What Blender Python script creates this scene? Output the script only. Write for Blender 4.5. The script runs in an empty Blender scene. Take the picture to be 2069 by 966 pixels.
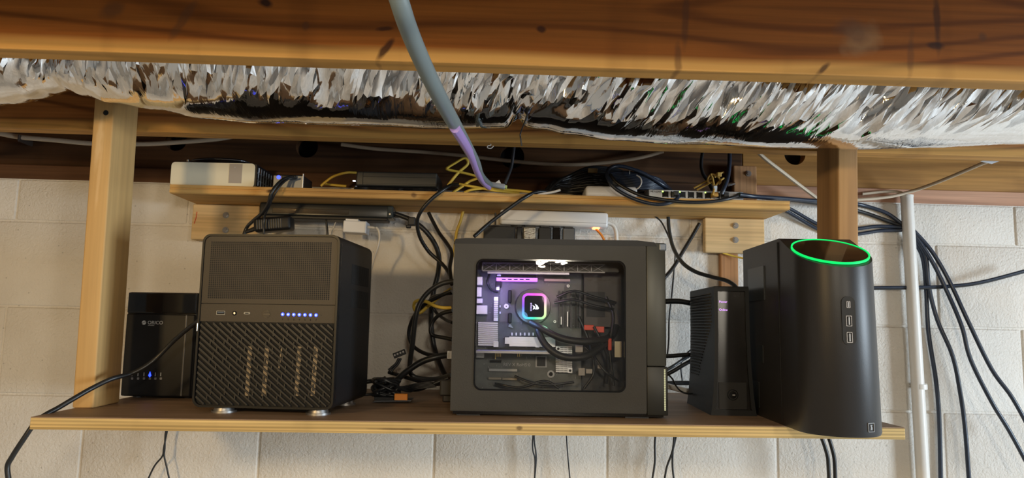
import bpy, bmesh, math, random
from mathutils import Vector, Matrix, Euler, noise

random.seed(7)
SC = bpy.context.scene
COL = SC.collection

# ------------------------------------------------------------------ camera
F = 1450.0
PITCH, YAW, ROLL = math.radians(6.8), 0.027, 0.0225
CAM = Vector((0, 0, 1.6))
fw = Vector((math.sin(YAW)*math.cos(PITCH), math.cos(YAW)*math.cos(PITCH), math.sin(PITCH)))
r0 = Vector((math.cos(YAW), -math.sin(YAW), 0))
u0 = r0.cross(fw)
rt = r0*math.cos(ROLL) + u0*math.sin(ROLL)
up = u0*math.cos(ROLL) - r0*math.sin(ROLL)
cam_data = bpy.data.cameras.new('camera')
cam_data.sensor_width = 36.0
cam_data.lens = 36.0*F/2069.0
cam_data.clip_start = 0.02
cam = bpy.data.objects.new('camera', cam_data)
COL.objects.link(cam)
R3 = Matrix((rt, up, -fw)).transposed()
cam.matrix_world = Matrix.Translation(CAM) @ R3.to_4x4()
SC.camera = cam
SC.view_settings.view_transform = 'Standard'
SC.view_settings.look = 'None'
SC.view_settings.gamma = 1.0
SC.view_settings.use_curve_mapping = False
SC.view_settings.exposure = 0.0

# ------------------------------------------------------------------ world and room lights
world = bpy.data.worlds.new('world')
SC.world = world
world.use_nodes = True
bg = world.node_tree.nodes['Background']
bg.inputs[0].default_value = (0.6, 0.65, 0.75, 1)
bg.inputs[1].default_value = 0.05


def area(name, loc, target, sx, sy, energy, col):
    d = bpy.data.lights.new(name, 'AREA')
    d.shape = 'RECTANGLE'
    d.size, d.size_y, d.energy, d.color = sx, sy, energy, col
    o = bpy.data.objects.new(name, d)
    COL.objects.link(o)
    o.location = loc
    o.rotation_euler = (Vector(target)-Vector(loc)).to_track_quat('-Z', 'Y').to_euler()
    return o


# daylight from a window far to the right, a warm bulb and a tube at the height of the joists
area('window_daylight', (3.7, -0.35, 1.45), (0.9, 1.7, 1.50), 0.8, 0.8, 114, (0.74, 0.88, 1.0))
area('warm_bulb', (-1.15, -0.55, 1.90), (-0.6, 1.6, 1.4), 0.16, 0.16, 14, (1.0, 0.68, 0.31))
area('ceiling_tube', (1.0, -1.1, 1.92), (0.4, 0.4, 0.2), 0.10, 1.1, 22, (1.0, 0.90, 0.74))
area('gap_fill', (0.12, -0.60, 1.935), (-0.1, 1.4, 1.3), 0.12, 0.12, 7.0, (1.0, 0.89, 0.70))  # unseen lamp added to brighten the wall gap between the computers


def at(px, py, Y):
    d = fw*F + rt*(px-1034.5) + up*(483-py)
    return CAM + d*(Y/d.y)


def atz(px, py, z):
    d = fw*F + rt*(px-1034.5) + up*(483-py)
    return CAM + d*((z-CAM.z)/d.z)


TILT = 0.0065


def zs(x):            # top of the lower shelf (it hangs a little higher on the right)
    return 1.4405 + (x+0.7)*TILT


WALL = 1.73
UZ = 1.885            # top of the upper shelf

# ------------------------------------------------------------------ materials
MATS = {}


def mat(name, col, rough=0.5, metal=0.0, spec=0.5, emit=None, estr=0.0, bump=None, var=0.0, vscale=8.0):
    if name in MATS:
        return MATS[name]
    m = bpy.data.materials.new(name)
    m.use_nodes = True
    nt = m.node_tree
    b = nt.nodes['Principled BSDF']
    b.inputs['Base Color'].default_value = (*col, 1)
    b.inputs['Roughness'].default_value = rough
    b.inputs['Metallic'].default_value = metal
    b.inputs['Specular IOR Level'].default_value = spec
    if emit:
        b.inputs['Emission Color'].default_value = (*emit, 1)
        b.inputs['Emission Strength'].default_value = estr
    tc = None
    if bump or var:
        tc = nt.nodes.new('ShaderNodeTexCoord')
    if bump:
        sc_, st = bump
        n = nt.nodes.new('ShaderNodeTexNoise')
        n.inputs['Scale'].default_value = sc_
        n.inputs['Detail'].default_value = 4
        bp = nt.nodes.new('ShaderNodeBump')
        bp.inputs['Strength'].default_value = st
        bp.inputs['Distance'].default_value = 0.002
        nt.links.new(tc.outputs['Object'], n.inputs['Vector'])
        nt.links.new(n.outputs['Fac'], bp.inputs['Height'])
        nt.links.new(bp.outputs['Normal'], b.inputs['Normal'])
    if var:
        n = nt.nodes.new('ShaderNodeTexNoise')
        n.inputs['Scale'].default_value = vscale
        n.inputs['Detail'].default_value = 5
        r = nt.nodes.new('ShaderNodeValToRGB')
        r.color_ramp.elements[0].position = 0.3
        r.color_ramp.elements[1].position = 0.7
        r.color_ramp.elements[0].color = (*[max(0, c*(1-var)) for c in col], 1)
        r.color_ramp.elements[1].color = (*[min(1, c*(1+var)) for c in col], 1)
        nt.links.new(tc.outputs['Object'], n.inputs['Vector'])
        nt.links.new(n.outputs['Fac'], r.inputs['Fac'])
        nt.links.new(r.outputs['Color'], b.inputs['Base Color'])
    MATS[name] = m
    return m


def wood(name, dark, light, axis='X', rings=9.0, fine=1.0, rough=0.65, fib=(1.12, 0.68), line=0.35, marks=(), band=None, smudge=0.0, off=(0, 0, 0)):
    """sawn timber: grain runs along axis; marks = knots and stains with a shape of their own; band = sapwood edge (z, colour)"""
    m = bpy.data.materials.new(name)
    m.use_nodes = True
    nt = m.node_tree
    N, L = nt.nodes, nt.links
    b = N['Principled BSDF']
    b.inputs['Roughness'].default_value = rough
    b.inputs['Specular IOR Level'].default_value = 0.25
    tc = N.new('ShaderNodeTexCoord')

    def mp(scale):
        k = N.new('ShaderNodeMapping')
        k.inputs['Location'].default_value = off
        k.inputs['Scale'].default_value = scale
        L.new(tc.outputs['Object'], k.inputs['Vector'])
        return k

    def stretch(a, c):
        return {'X': (a, c, c), 'Z': (c, c, a), 'Y': (c, a, c)}[axis]

    def noi(src, scale, det=4, dist=0.0):
        n = N.new('ShaderNodeTexNoise')
        n.inputs['Scale'].default_value = scale
        n.inputs['Detail'].default_value = det
        n.inputs['Distortion'].default_value = dist
        L.new(src.outputs[0], n.inputs['Vector'])
        return n

    def mix(fac, a, c, mode='MIX'):
        x = N.new('ShaderNodeMix')
        x.data_type = 'RGBA'
        x.blend_type = mode
        for s, v in ((x.inputs['Factor'], fac), (x.inputs['A'], a), (x.inputs['B'], c)):
            if isinstance(v, (int, float)):
                s.default_value = v
            elif isinstance(v, tuple):
                s.default_value = (*v, 1)
            else:
                L.new(v, s)
        return x.outputs['Result']

    def ramp(src, p0, p1, inv=False):
        r = N.new('ShaderNodeMapRange')
        r.inputs['From Min'].default_value = p0
        r.inputs['From Max'].default_value = p1
        if inv:
            r.inputs['To Min'].default_value, r.inputs['To Max'].default_value = 1, 0
        L.new(src, r.inputs['Value'])
        return r.outputs['Result']

    # annual rings: sine of a warped distance across the grain
    warp = noi(mp(stretch(0.45, 6.5)), 1.0, 2, 0.25)
    fold = N.new('ShaderNodeMath')
    fold.operation = 'MULTIPLY'
    fold.inputs[1].default_value = rings*6.28
    L.new(warp.outputs['Fac'], fold.inputs[0])
    sn = N.new('ShaderNodeMath')
    sn.operation = 'SINE'
    L.new(fold.outputs[0], sn.inputs[0])
    ring = ramp(sn.outputs[0], -0.3, 1.0)
    grain = noi(mp(stretch(3.0, 130.0*fine)), 1.0, 5, 0.2)
    broad = noi(mp(stretch(0.5, 7.0)), 1.3, 4)
    mid = tuple((a+c)/2 for a, c in zip(dark, light))
    c = mix(ring, light, mid)
    c = mix(ramp(broad.outputs['Fac'], 0.35, 0.8), c, dark)
    rl = N.new('ShaderNodeMath')
    rl.operation = 'MULTIPLY'
    rl.inputs[1].default_value = line
    L.new(ramp(sn.outputs[0], 0.45, 1.0), rl.inputs[0])
    c = mix(rl.outputs[0], c, tuple(v*0.55 for v in dark))
    # lighter and darker fibres
    gr = ramp(grain.outputs['Fac'], 0.3, 0.75)
    fb = N.new('ShaderNodeMapRange')
    fb.inputs['To Min'].default_value, fb.inputs['To Max'].default_value = fib
    L.new(gr, fb.inputs['Value'])
    c = mix(1.0, c, fb.outputs['Result'], 'MULTIPLY')
    if band:
        zb, zc, bw = band
        sp = N.new('ShaderNodeSeparateXYZ')
        L.new(tc.outputs['Object'], sp.inputs[0])
        wob = noi(mp((1.6, 1, 1)), 1.0, 2)
        ad = N.new('ShaderNodeMath')
        ad.operation = 'MULTIPLY_ADD'
        ad.inputs[1].default_value = -bw*1.6
        L.new(wob.outputs['Fac'], ad.inputs[0])
        L.new(sp.outputs['Z'], ad.inputs[2])
        fac = ramp(ad.outputs[0], zb, zb+0.012, inv=True)
        pale = mix(ring, zc, tuple(v*0.78 for v in zc))
        c = mix(fac, c, pale)
    if smudge:
        sm = noi(mp({'X': (9, 3, 1.2), 'Z': (3, 3, 2), 'Y': (3, 9, 1.2)}[axis]), 1.0, 3)
        c = mix(ramp(sm.outputs['Fac'], 0.56, 0.8), c, mix(smudge, c, tuple(v*0.35 for v in dark)))
    for (x, z, rx, rz, ang, mc, st) in marks:
        k = N.new('ShaderNodeMapping')
        k.vector_type = 'TEXTURE'
        k.inputs['Location'].default_value = (x, 0, z)
        k.inputs['Rotation'].default_value = (0, ang, 0)
        k.inputs['Scale'].default_value = (rx, 1e3, rz)
        L.new(tc.outputs['Object'], k.inputs['Vector'])
        nn = noi(mp((40, 40, 40)), 1.0, 2)
        ln = N.new('ShaderNodeVectorMath')
        ln.operation = 'LENGTH'
        L.new(k.outputs[0], ln.inputs[0])
        aa = N.new('ShaderNodeMath')
        aa.operation = 'MULTIPLY_ADD'
        aa.inputs[1].default_value = 0.9
        L.new(nn.outputs['Fac'], aa.inputs[0])
        L.new(ln.outputs['Value'], aa.inputs[2])
        f = ramp(aa.outputs[0], 0.95, 1.5, inv=True)
        ff = N.new('ShaderNodeMath')
        ff.operation = 'MULTIPLY'
        ff.inputs[1].default_value = st
        L.new(f, ff.inputs[0])
        c = mix(ff.outputs[0], c, mc)
    L.new(c, b.inputs['Base Color'])
    bp = N.new('ShaderNodeBump')
    bp.inputs['Strength'].default_value = 0.25
    bp.inputs['Distance'].default_value = 0.001
    L.new(grain.outputs['Fac'], bp.inputs['Height'])
    L.new(bp.outputs['Normal'], b.inputs['Normal'])
    return m


def painted_block():
    m = bpy.data.materials.new('painted_block')
    m.use_nodes = True
    nt = m.node_tree
    N, L = nt.nodes, nt.links
    b = N['Principled BSDF']
    b.inputs['Roughness'].default_value = 0.62
    b.inputs['Specular IOR Level'].default_value = 0.3
    tc = N.new('ShaderNodeTexCoord')
    geo = N.new('ShaderNodeNewGeometry')
    big = N.new('ShaderNodeTexNoise')
    big.inputs['Scale'].default_value = 5
    big.inputs['Detail'].default_value = 6
    L.new(geo.outputs['Position'], big.inputs['Vector'])
    r = N.new('ShaderNodeValToRGB')
    r.color_ramp.elements[0].position, r.color_ramp.elements[1].position = 0.3, 0.72
    r.color_ramp.elements[0].color = (0.64, 0.60, 0.54, 1)
    r.color_ramp.elements[1].color = (0.75, 0.72, 0.67, 1)
    L.new(big.outputs['Fac'], r.inputs['Fac'])
    # pin holes of dirt
    v = N.new('ShaderNodeTexVoronoi')
    v.inputs['Scale'].default_value = 38
    v.inputs['Randomness'].default_value = 1
    L.new(geo.outputs['Position'], v.inputs['Vector'])
    mr = N.new('ShaderNodeMapRange')
    mr.inputs['From Min'].default_value, mr.inputs['From Max'].default_value = 0.045, 0.09
    mr.inputs['To Min'].default_value, mr.inputs['To Max'].default_value = 0.45, 1.0
    L.new(v.outputs['Distance'], mr.inputs['Value'])
    mx = N.new('ShaderNodeMix')
    mx.data_type, mx.blend_type = 'RGBA', 'MULTIPLY'
    mx.inputs['Factor'].default_value = 0.55
    L.new(r.outputs['Color'], mx.inputs['A'])
    L.new(mr.outputs['Result'], mx.inputs['B'])
    L.new(mx.outputs['Result'], b.inputs['Base Color'])
    n1 = N.new('ShaderNodeTexNoise')
    n1.inputs['Scale'].default_value = 170
    n1.inputs['Detail'].default_value = 3
    n1.inputs['Distortion'].default_value = 0.6
    L.new(geo.outputs['Position'], n1.inputs['Vector'])
    n2 = N.new('ShaderNodeTexNoise')
    n2.inputs['Scale'].default_value = 28
    n2.inputs['Detail'].default_value = 5
    L.new(geo.outputs['Position'], n2.inputs['Vector'])
    b1 = N.new('ShaderNodeBump')
    b1.inputs['Strength'].default_value = 0.8
    b1.inputs['Distance'].default_value = 0.0025
    b2 = N.new('ShaderNodeBump')
    b2.inputs['Strength'].default_value = 0.35
    b2.inputs['Distance'].default_value = 0.006
    L.new(n1.outputs['Fac'], b1.inputs['Height'])
    L.new(n2.outputs['Fac'], b2.inputs['Height'])
    L.new(b2.outputs['Normal'], b1.inputs['Normal'])
    L.new(b1.outputs['Normal'], b.inputs['Normal'])
    return m


def glass_mat(name, rough=0.03, tint=(1, 1, 1), ior=1.5, wav=0.0):
    m = bpy.data.materials.new(name)
    m.use_nodes = True
    nt = m.node_tree
    N, L = nt.nodes, nt.links
    N.remove(N['Principled BSDF'])
    out = N['Material Output']
    t = N.new('ShaderNodeBsdfTransparent')
    t.inputs[0].default_value = (*tint, 1)
    g = N.new('ShaderNodeBsdfGlossy')
    g.inputs['Roughness'].default_value = rough
    fr = N.new('ShaderNodeFresnel')
    fr.inputs['IOR'].default_value = ior
    if wav:
        n = N.new('ShaderNodeTexNoise')
        n.inputs['Scale'].default_value = 9
        bp = N.new('ShaderNodeBump')
        bp.inputs['Strength'].default_value = wav
        bp.inputs['Distance'].default_value = 0.01
        L.new(n.outputs['Fac'], bp.inputs['Height'])
        L.new(bp.outputs['Normal'], g.inputs['Normal'])
    x = N.new('ShaderNodeMixShader')
    L.new(fr.outputs[0], x.inputs[0])
    L.new(t.outputs[0], x.inputs[1])
    L.new(g.outputs[0], x.inputs[2])
    L.new(x.outputs[0], out.inputs['Surface'])
    MATS[name] = m
    return m


def foil_mat():
    m = mat('foil', (0.84, 0.84, 0.85), 0.075, 1.0)
    nt = m.node_tree
    N, L = nt.nodes, nt.links
    b = N['Principled BSDF']
    tc = N.new('ShaderNodeTexCoord')
    k = N.new('ShaderNodeMapping')
    k.inputs['Scale'].default_value = (1.0, 0.16, 0.16)
    k.inputs['Rotation'].default_value = (0, 0.35, 0)
    L.new(tc.outputs['Object'], k.inputs['Vector'])
    n = N.new('ShaderNodeTexNoise')
    n.inputs['Scale'].default_value = 110
    n.inputs['Detail'].default_value = 3
    n.inputs['Distortion'].default_value = 0.5
    L.new(k.outputs[0], n.inputs['Vector'])
    b2 = N.new('ShaderNodeBump')
    b2.inputs['Strength'].default_value = 0.22
    b2.inputs['Distance'].default_value = 0.003
    L.new(n.outputs['Fac'], b2.inputs['Height'])
    L.new(b2.outputs['Normal'], b.inputs['Normal'])
    return m


# plain materials
M_BLACK = mat('black_plastic', (0.010, 0.010, 0.011), 0.45, spec=0.3, bump=(300, 0.08))
M_BLACKG = mat('gloss_black', (0.006, 0.006, 0.007), 0.08)
M_RUBBER = mat('black_rubber', (0.012, 0.012, 0.014), 0.5)
M_CABLE = mat('black_cable', (0.013, 0.014, 0.016), 0.38)
M_NAVY = mat('navy_cable', (0.022, 0.032, 0.055), 0.33)
M_GREYCAB = mat('grey_cable', (0.13, 0.165, 0.175), 0.5)
M_LAV = mat('lavender_cable', (0.34, 0.23, 0.56), 0.4)
M_YELLOW = mat('yellow_cable', (0.72, 0.50, 0.07), 0.45)
M_WHITEP = mat('white_plastic', (0.75, 0.76, 0.78), 0.35)
M_WHITEC = mat('white_cable', (0.68, 0.66, 0.62), 0.45)
M_ROMEX = mat('beige_cable', (0.60, 0.50, 0.37), 0.5)
M_CREAM = mat('cream_plastic', (0.78, 0.75, 0.60), 0.4)
M_GREYLBL = mat('grey_label', (0.36, 0.33, 0.31), 0.4)
M_ANO = mat('dark_anodised', (0.040, 0.034, 0.028), 0.45, 0.2, spec=0.35, bump=(500, 0.05))
M_CASE = mat('case_steel', (0.033, 0.031, 0.027), 0.5, 0.0, spec=0.35, bump=(420, 0.1), var=0.12, vscale=14)
M_BEZEL = mat('bezel_grey', (0.060, 0.062, 0.056), 0.4, 0.3)
M_TOWER = mat('tower_shell', (0.022, 0.021, 0.022), 0.40, 0.0, spec=0.4, bump=(700, 0.05))
M_SILVER = mat('silver_metal', (0.62, 0.62, 0.62), 0.28, 1.0)
M_STEEL = mat('zinc_bolt', (0.55, 0.54, 0.52), 0.35, 1.0)
M_GREYMET = mat('grey_metal', (0.22, 0.23, 0.24), 0.45, 0.6)
M_HS = mat('heatsink', (0.66, 0.66, 0.66), 0.4, 0.6)
M_PCB = mat('board_black', (0.035, 0.037, 0.045), 0.45, var=0.35, vscale=60)
M_PCBG = mat('board_grey', (0.10, 0.11, 0.11), 0.5, var=0.3, vscale=50)
M_GOLD = mat('gold_pins', (0.75, 0.55, 0.20), 0.3, 1.0)
M_RED = mat('red_plastic', (0.62, 0.055, 0.02), 0.45)
M_ORANGE = mat('orange_plastic', (0.75, 0.24, 0.02), 0.45)
M_PRINT = mat('grey_print', (0.42, 0.43, 0.45), 0.5)
M_DARK = mat('dark_inside', (0.006, 0.006, 0.006), 0.8)
M_BEIGE = mat('beige_tray', (0.26, 0.20, 0.13), 0.5)
M_PIPE = mat('pipe_paint', (0.73, 0.71, 0.67), 0.4, bump=(90, 0.15))
M_BLUELED = mat('blue_led', (0.1, 0.15, 1), 0.4, emit=(0.012, 0.035, 1.0), estr=5)
M_BLUEHOT = mat('blue_led_core', (0.3, 0.4, 1), 0.4, emit=(0.12, 0.2, 1.0), estr=6)
M_GREENRING = mat('green_ring', (0, 0.6, 0.15), 0.4, emit=(0.0, 0.80, 0.14), estr=0.95)
M_GREENLED = mat('green_led', (0.3, 0.8, 0.1), 0.4, emit=(0.45, 1.0, 0.12), estr=4)
M_ORLED = mat('orange_led', (1, 0.3, 0.1), 0.4, emit=(1.0, 0.22, 0.08), estr=5)
M_PURPLED = mat('purple_led', (0.6, 0.3, 1), 0.4, emit=(0.50, 0.13, 1.0), estr=1.6)
M_VIOTXT = mat('violet_print', (0.6, 0.3, 0.9), 0.4, emit=(0.72, 0.35, 1.0), estr=1.2)
M_WHITELED = mat('white_led', (1, 1, 1), 0.4, emit=(0.85, 0.85, 1.0), estr=3)
M_BEAD = mat('bead_light', (0.45, 0.45, 0.32), 0.4, emit=(0.75, 0.8, 0.5), estr=0.35)
M_TAPE = mat('white_tape', (0.62, 0.66, 0.70), 0.4)
M_PANE = glass_mat('acrylic_pane', 0.02, (0.95, 0.95, 0.95), 1.5, 0.025)
M_FOIL = foil_mat()
M_CONC = mat('concrete_floor', (0.55, 0.54, 0.52), 0.8, bump=(40, 0.3), var=0.2, vscale=3)
M_PLAIN = mat('plain_wall', (0.62, 0.60, 0.56), 0.7, bump=(60, 0.3))
M_SUBFLOOR = wood('subfloor_board', (0.30, 0.19, 0.10), (0.42, 0.28, 0.15), 'X')
M_BLOCK = painted_block()


# ------------------------------------------------------------------ mesh helpers
def B():
    return bmesh.new()


def box(bm, x0, x1, y0, y1, z0, z1, M=None):
    vs = [bm.verts.new(Vector((x, y, z)) if M is None else M @ Vector((x, y, z)))
          for x in (x0, x1) for y in (y0, y1) for z in (z0, z1)]
    for f in ((0, 1, 3, 2), (4, 6, 7, 5), (0, 4, 5, 1), (2, 3, 7, 6), (0, 2, 6, 4), (1, 5, 7, 3)):
        bm.faces.new([vs[i] for i in f])


def absorb(bm, t):
    me = bpy.data.meshes.new('t')
    t.to_mesh(me)
    t.free()
    bm.from_mesh(me)
    bpy.data.meshes.remove(me)


def rbox(bm, x0, x1, y0, y1, z0, z1, r=0.003, seg=2, M=None):
    t = B()
    box(t, x0, x1, y0, y1, z0, z1)
    bmesh.ops.recalc_face_normals(t, faces=t.faces[:])
    bmesh.ops.bevel(t, geom=t.edges[:], offset=r, segments=seg, affect='EDGES', profile=0.5)
    if M is not None:
        t.transform(M)
    absorb(bm, t)


def poly_prism(bm, pts, y0, y1, M=None):
    """pts are (x, z); extruded from y0 to y1"""
    a = [Vector((x, y0, z)) for x, z in pts]
    c = [Vector((x, y1, z)) for x, z in pts]
    if M is not None:
        a = [M @ v for v in a]
        c = [M @ v for v in c]
    a = [bm.verts.new(v) for v in a]
    c = [bm.verts.new(v) for v in c]
    n = len(pts)
    bm.faces.new(a)
    bm.faces.new(c[::-1])
    for i in range(n):
        j = (i+1) % n
        bm.faces.new((a[j], a[i], c[i], c[j]))


def rrect(x0, x1, z0, z1, r, seg=6):
    out = []
    for cx, cz, a0 in ((x1-r, z1-r, 0), (x0+r, z1-r, 90), (x0+r, z0+r, 180), (x1-r, z0+r, 270)):
        for i in range(seg+1):
            a = math.radians(a0+90*i/seg)
            out.append((cx+r*math.cos(a), cz+r*math.sin(a)))
    return out


def frame_prism(bm, outer, inner, y0, y1):
    n = len(outer)
    ring = []
    for y in (y0, y1):
        ring.append(([bm.verts.new((x, y, z)) for x, z in outer], [bm.verts.new((x, y, z)) for x, z in inner]))
    (o0, i0), (o1, i1) = ring
    for k in range(n):
        j = (k+1) % n
        bm.faces.new((o0[k], o0[j], i0[j], i0[k]))
        bm.faces.new((o1[j], o1[k], i1[k], i1[j]))
        bm.faces.new((o0[j], o0[k], o1[k], o1[j]))
        bm.faces.new((i0[k], i0[j], i1[j], i1[k]))


def cyl(bm, p0, p1, r, r2=None, seg=16):
    p0, p1 = Vector(p0), Vector(p1)
    r2 = r if r2 is None else r2
    q = (p1-p0).to_track_quat('Z', 'Y')
    A, C = [], []
    for i in range(seg):
        a = 2*math.pi*i/seg
        d = q @ Vector((math.cos(a), math.sin(a), 0))
        A.append(bm.verts.new(p0+d*r))
        C.append(bm.verts.new(p1+d*r2))
    for i in range(seg):
        j = (i+1) % seg
        bm.faces.new((A[i], A[j], C[j], C[i]))
    bm.faces.new(A[::-1])
    bm.faces.new(C)


def smooth_path(pts, sub=6):
    pts = [Vector(p) for p in pts]
    if len(pts) < 3:
        return pts
    out = []
    n = len(pts)
    for i in range(n-1):
        p0 = pts[i-1] if i else pts[0]*2-pts[1]
        p1, p2 = pts[i], pts[i+1]
        p3 = pts[i+2] if i+2 < n else pts[-1]*2-pts[-2]
        for k in range(sub):
            t = k/sub
            out.append(0.5*((2*p1)+(p2-p0)*t+(2*p0-5*p1+4*p2-p3)*t*t+(3*p1-p0-3*p2+p3)*t**3))
    out.append(pts[-1])
    return out


def tube(bm, pts, r, seg=8, flat=1.0):
    n = len(pts)
    rings = []
    prev = None
    for i, p in enumerate(pts):
        t = (pts[min(i+1, n-1)]-pts[max(i-1, 0)])
        if t.length < 1e-9:
            t = Vector((0, 0, 1))
        t.normalize()
        if prev is None:
            prev = t.orthogonal().normalized()
        prev = (prev - t*prev.dot(t))
        if prev.length < 1e-6:
            prev = t.orthogonal()
        prev.normalize()
        bi = t.cross(prev)
        rr = r[i] if isinstance(r, list) else r
        rings.append([bm.verts.new(p+prev*(rr*math.cos(2*math.pi*k/seg))+bi*(rr*flat*math.sin(2*math.pi*k/seg))) for k in range(seg)])
    for a, c in zip(rings, rings[1:]):
        for k in range(seg):
            j = (k+1) % seg
            bm.faces.new((a[k], a[j], c[j], c[k]))
    bm.faces.new(rings[0][::-1])
    bm.faces.new(rings[-1])


def obj(name, bm, m, parent=None, smooth=None, kind=None, label=None):
    bmesh.ops.recalc_face_normals(bm, faces=bm.faces[:])
    me = bpy.data.meshes.new(name)
    bm.to_mesh(me)
    bm.free()
    me.materials.append(m)
    if smooth is not None:
        for p in me.polygons:
            p.use_smooth = True
        if smooth < 3:
            me.set_sharp_from_angle(angle=smooth)
    o = bpy.data.objects.new(name, me)
    COL.objects.link(o)
    if parent:
        o.parent = parent
    if kind:
        o['kind'] = kind
    if label:
        o['label'] = label
    return o


def tag(o, label, cat, group=None):
    o['label'] = label
    o['category'] = cat
    if group:
        o['group'] = group
    return o


def thing(name, label, cat, loc=(0, 0, 0), rz=0.0, ry=0.0, group=None):
    o = bpy.data.objects.new(name, None)
    o.empty_display_size = 0.03
    COL.objects.link(o)
    o.location = loc
    o.rotation_euler = (0, ry, rz)
    return tag(o, label, cat, group)


def hit(px, py, root, d):
    """point on the plane y = d of a thing's own space, seen at photo pixel (px, py)"""
    Mi = root.matrix_basis.inverted()
    o = Mi @ CAM
    v = Mi.to_3x3() @ (fw*F + rt*(px-1034.5) + up*(483-py))
    return o + v*((d-o.y)/v.y)


def cable(name, label, pts, r, m, cat='cable', group=None, flat=1.0, sub=6, seg=8, parent=None):
    P = smooth_path([at(*p) if p[0] > 3.5 or p[0] < -3.5 or abs(p[1]) > 3.5 else Vector(p) for p in pts], sub)
    o0 = P[0].copy() if parent is None else Vector((0, 0, 0))
    bm = B()
    tube(bm, [p-o0 for p in P], r, seg, flat)
    o = obj(name, bm, m, parent, smooth=1.2)
    o.location = o0
    if parent is None:
        tag(o, label, cat, group)
    elif label:
        o['label'] = label
    return o


def text(body, size, m, parent, name='lettering', M=Matrix(), ext=0.0003, align='LEFT'):
    cu = bpy.data.curves.new('t', 'FONT')
    cu.body = body
    cu.size = size
    cu.extrude = ext
    cu.align_x = align
    cu.resolution_u = 3
    t = bpy.data.objects.new('t', cu)
    COL.objects.link(t)
    dg = bpy.context.evaluated_depsgraph_get()
    me = bpy.data.meshes.new_from_object(t.evaluated_get(dg))
    bpy.data.objects.remove(t)
    # text lies in xy: stand it up in the xz plane facing -y
    me.transform(M @ Matrix.Rotation(math.pi/2, 4, 'X'))
    me.materials.clear()
    me.materials.append(m)
    me.name = name
    o = bpy.data.objects.new(name, me)
    COL.objects.link(o)
    o.parent = parent
    return o


def struct(name, bm, m, **k):
    o = obj(name, bm, m, **k)
    o['kind'] = 'structure'
    return o
# ------------------------------------------------------------------ the room
bm = B(); box(bm, -3.0, 4.4, -3.4, 2.1, -0.1, 0.0); struct('floor', bm, M_CONC)
bm = B(); box(bm, -3.0, 4.4, -3.4, 2.1, 2.19, 2.21); ceil = struct('ceiling', bm, M_SUBFLOOR)
for k in range(9):
    bm = B(); box(bm, -3.0, 4.3, 0.528-k*0.422, 0.566-k*0.422, 1.954, 2.19); obj('joist', bm, M_SUBFLOOR, ceil)
bm = B(); box(bm, -3.1, -3.0, -3.4, 2.1, 0, 2.19); struct('wall_left', bm, M_PLAIN)
bm = B(); box(bm, 4.3, 4.4, -3.4, 2.1, 0, 2.19); struct('wall_right', bm, M_PLAIN)
bm = B(); box(bm, -3.0, 4.3, -3.5, -3.4, 0, 2.19); struct('wall_rear', bm, M_PLAIN)
# block wall: mortar bed with the blocks standing proud of it
bm = B(); box(bm, -3.0, 4.3, WALL+0.003, WALL+0.2, 0, 1.922)
wall_back = struct('wall_back', bm, M_BLOCK)


def block_mesh(w, h):
    bm = B()
    rbox(bm, 0, w, WALL, WALL+0.04, 0, h, 0.0035, 3)
    me = bpy.data.meshes.new('block')
    bmesh.ops.recalc_face_normals(bm, faces=bm.faces[:])
    bm.to_mesh(me); bm.free()
    me.materials.append(M_BLOCK)
    for p in me.polygons:
        p.use_smooth = True
    me.set_sharp_from_angle(angle=0.9)
    return me


G = 0.0045
full = block_mesh(0.406-G, 0.203-G)
cap = block_mesh(0.406-G, 0.102-G)
rows = [(1.820, cap, 0.484), (1.617, full, 0.281), (1.414, full, 0.484), (1.211, full, 0.281), (1.008, full, 0.484), (0.805, full, 0.281)]
for z, me, ph in rows:
    for k in range(-6, 7):
        o = bpy.data.objects.new('block', me)
        COL.objects.link(o)
        o.parent = wall_back
        o.location = (ph+0.406*k+G/2, random.uniform(-0.0008, 0.0008), z+G/2)

# ------------------------------------------------------------------ timber overhead
C_SAP = (0.57, 0.30, 0.08)


def px_on(px, py, Y, org):
    p = at(px, py, Y)
    return p.x-org[0], p.z-org[2]


JZ = 1.954
org = (0, 0.95, JZ)
mk = []
for (px, py, rx, rz, a, c, s) in [
        (780, 98, 0.024, 0.006, -0.95, (0.05, 0.015, 0.006), 0.9), (779, 58, 0.014, 0.004, -0.1, (0.04, 0.012, 0.005), 0.8),
        (1093, 59, 0.008, 0.006, 0.3, (0.04, 0.012, 0.006), 0.85), (538, 6, 0.012, 0.008, 0.3, (0.02, 0.008, 0.006), 0.9),
        (1740, 80, 0.034, 0.026, -0.5, (0.36, 0.20, 0.09), 0.55), (1725, 62, 0.03, 0.022, 0.2, (0.14, 0.06, 0.03), 0.55),
        (1665, 138, 0.016, 0.005, -0.75, (0.05, 0.02, 0.01), 0.8), (1893, 40, 0.006, 0.05, 0, (0.06, 0.022, 0.01), 0.75),
        (1890, 92, 0.015, 0.006, 0, (0.03, 0.012, 0.008), 0.75), (1385, 40, 0.006, 0.05, 0.05, (0.09, 0.032, 0.012), 0.6),
        (1370, 120, 0.006, 0.03, 0, (0.10, 0.04, 0.015), 0.55), (618, 52, 0.007, 0.008, 0, (0.08, 0.03, 0.012), 0.6),
        (225, 20, 0.02, 0.012, -0.4, (0.09, 0.04, 0.018), 0.5), (1985, 75, 0.008, 0.008, 0, (0.09, 0.04, 0.02), 0.6),
        (1840, 110, 0.006, 0.04, 0.1, (0.10, 0.04, 0.016), 0.45), (370, 40, 0.008, 0.04, 0.5, (0.10, 0.04, 0.016), 0.5)]:
    x, z = px_on(px, py, 0.95, org)
    mk.append((x, z, rx, rz, a, c, s))
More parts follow.
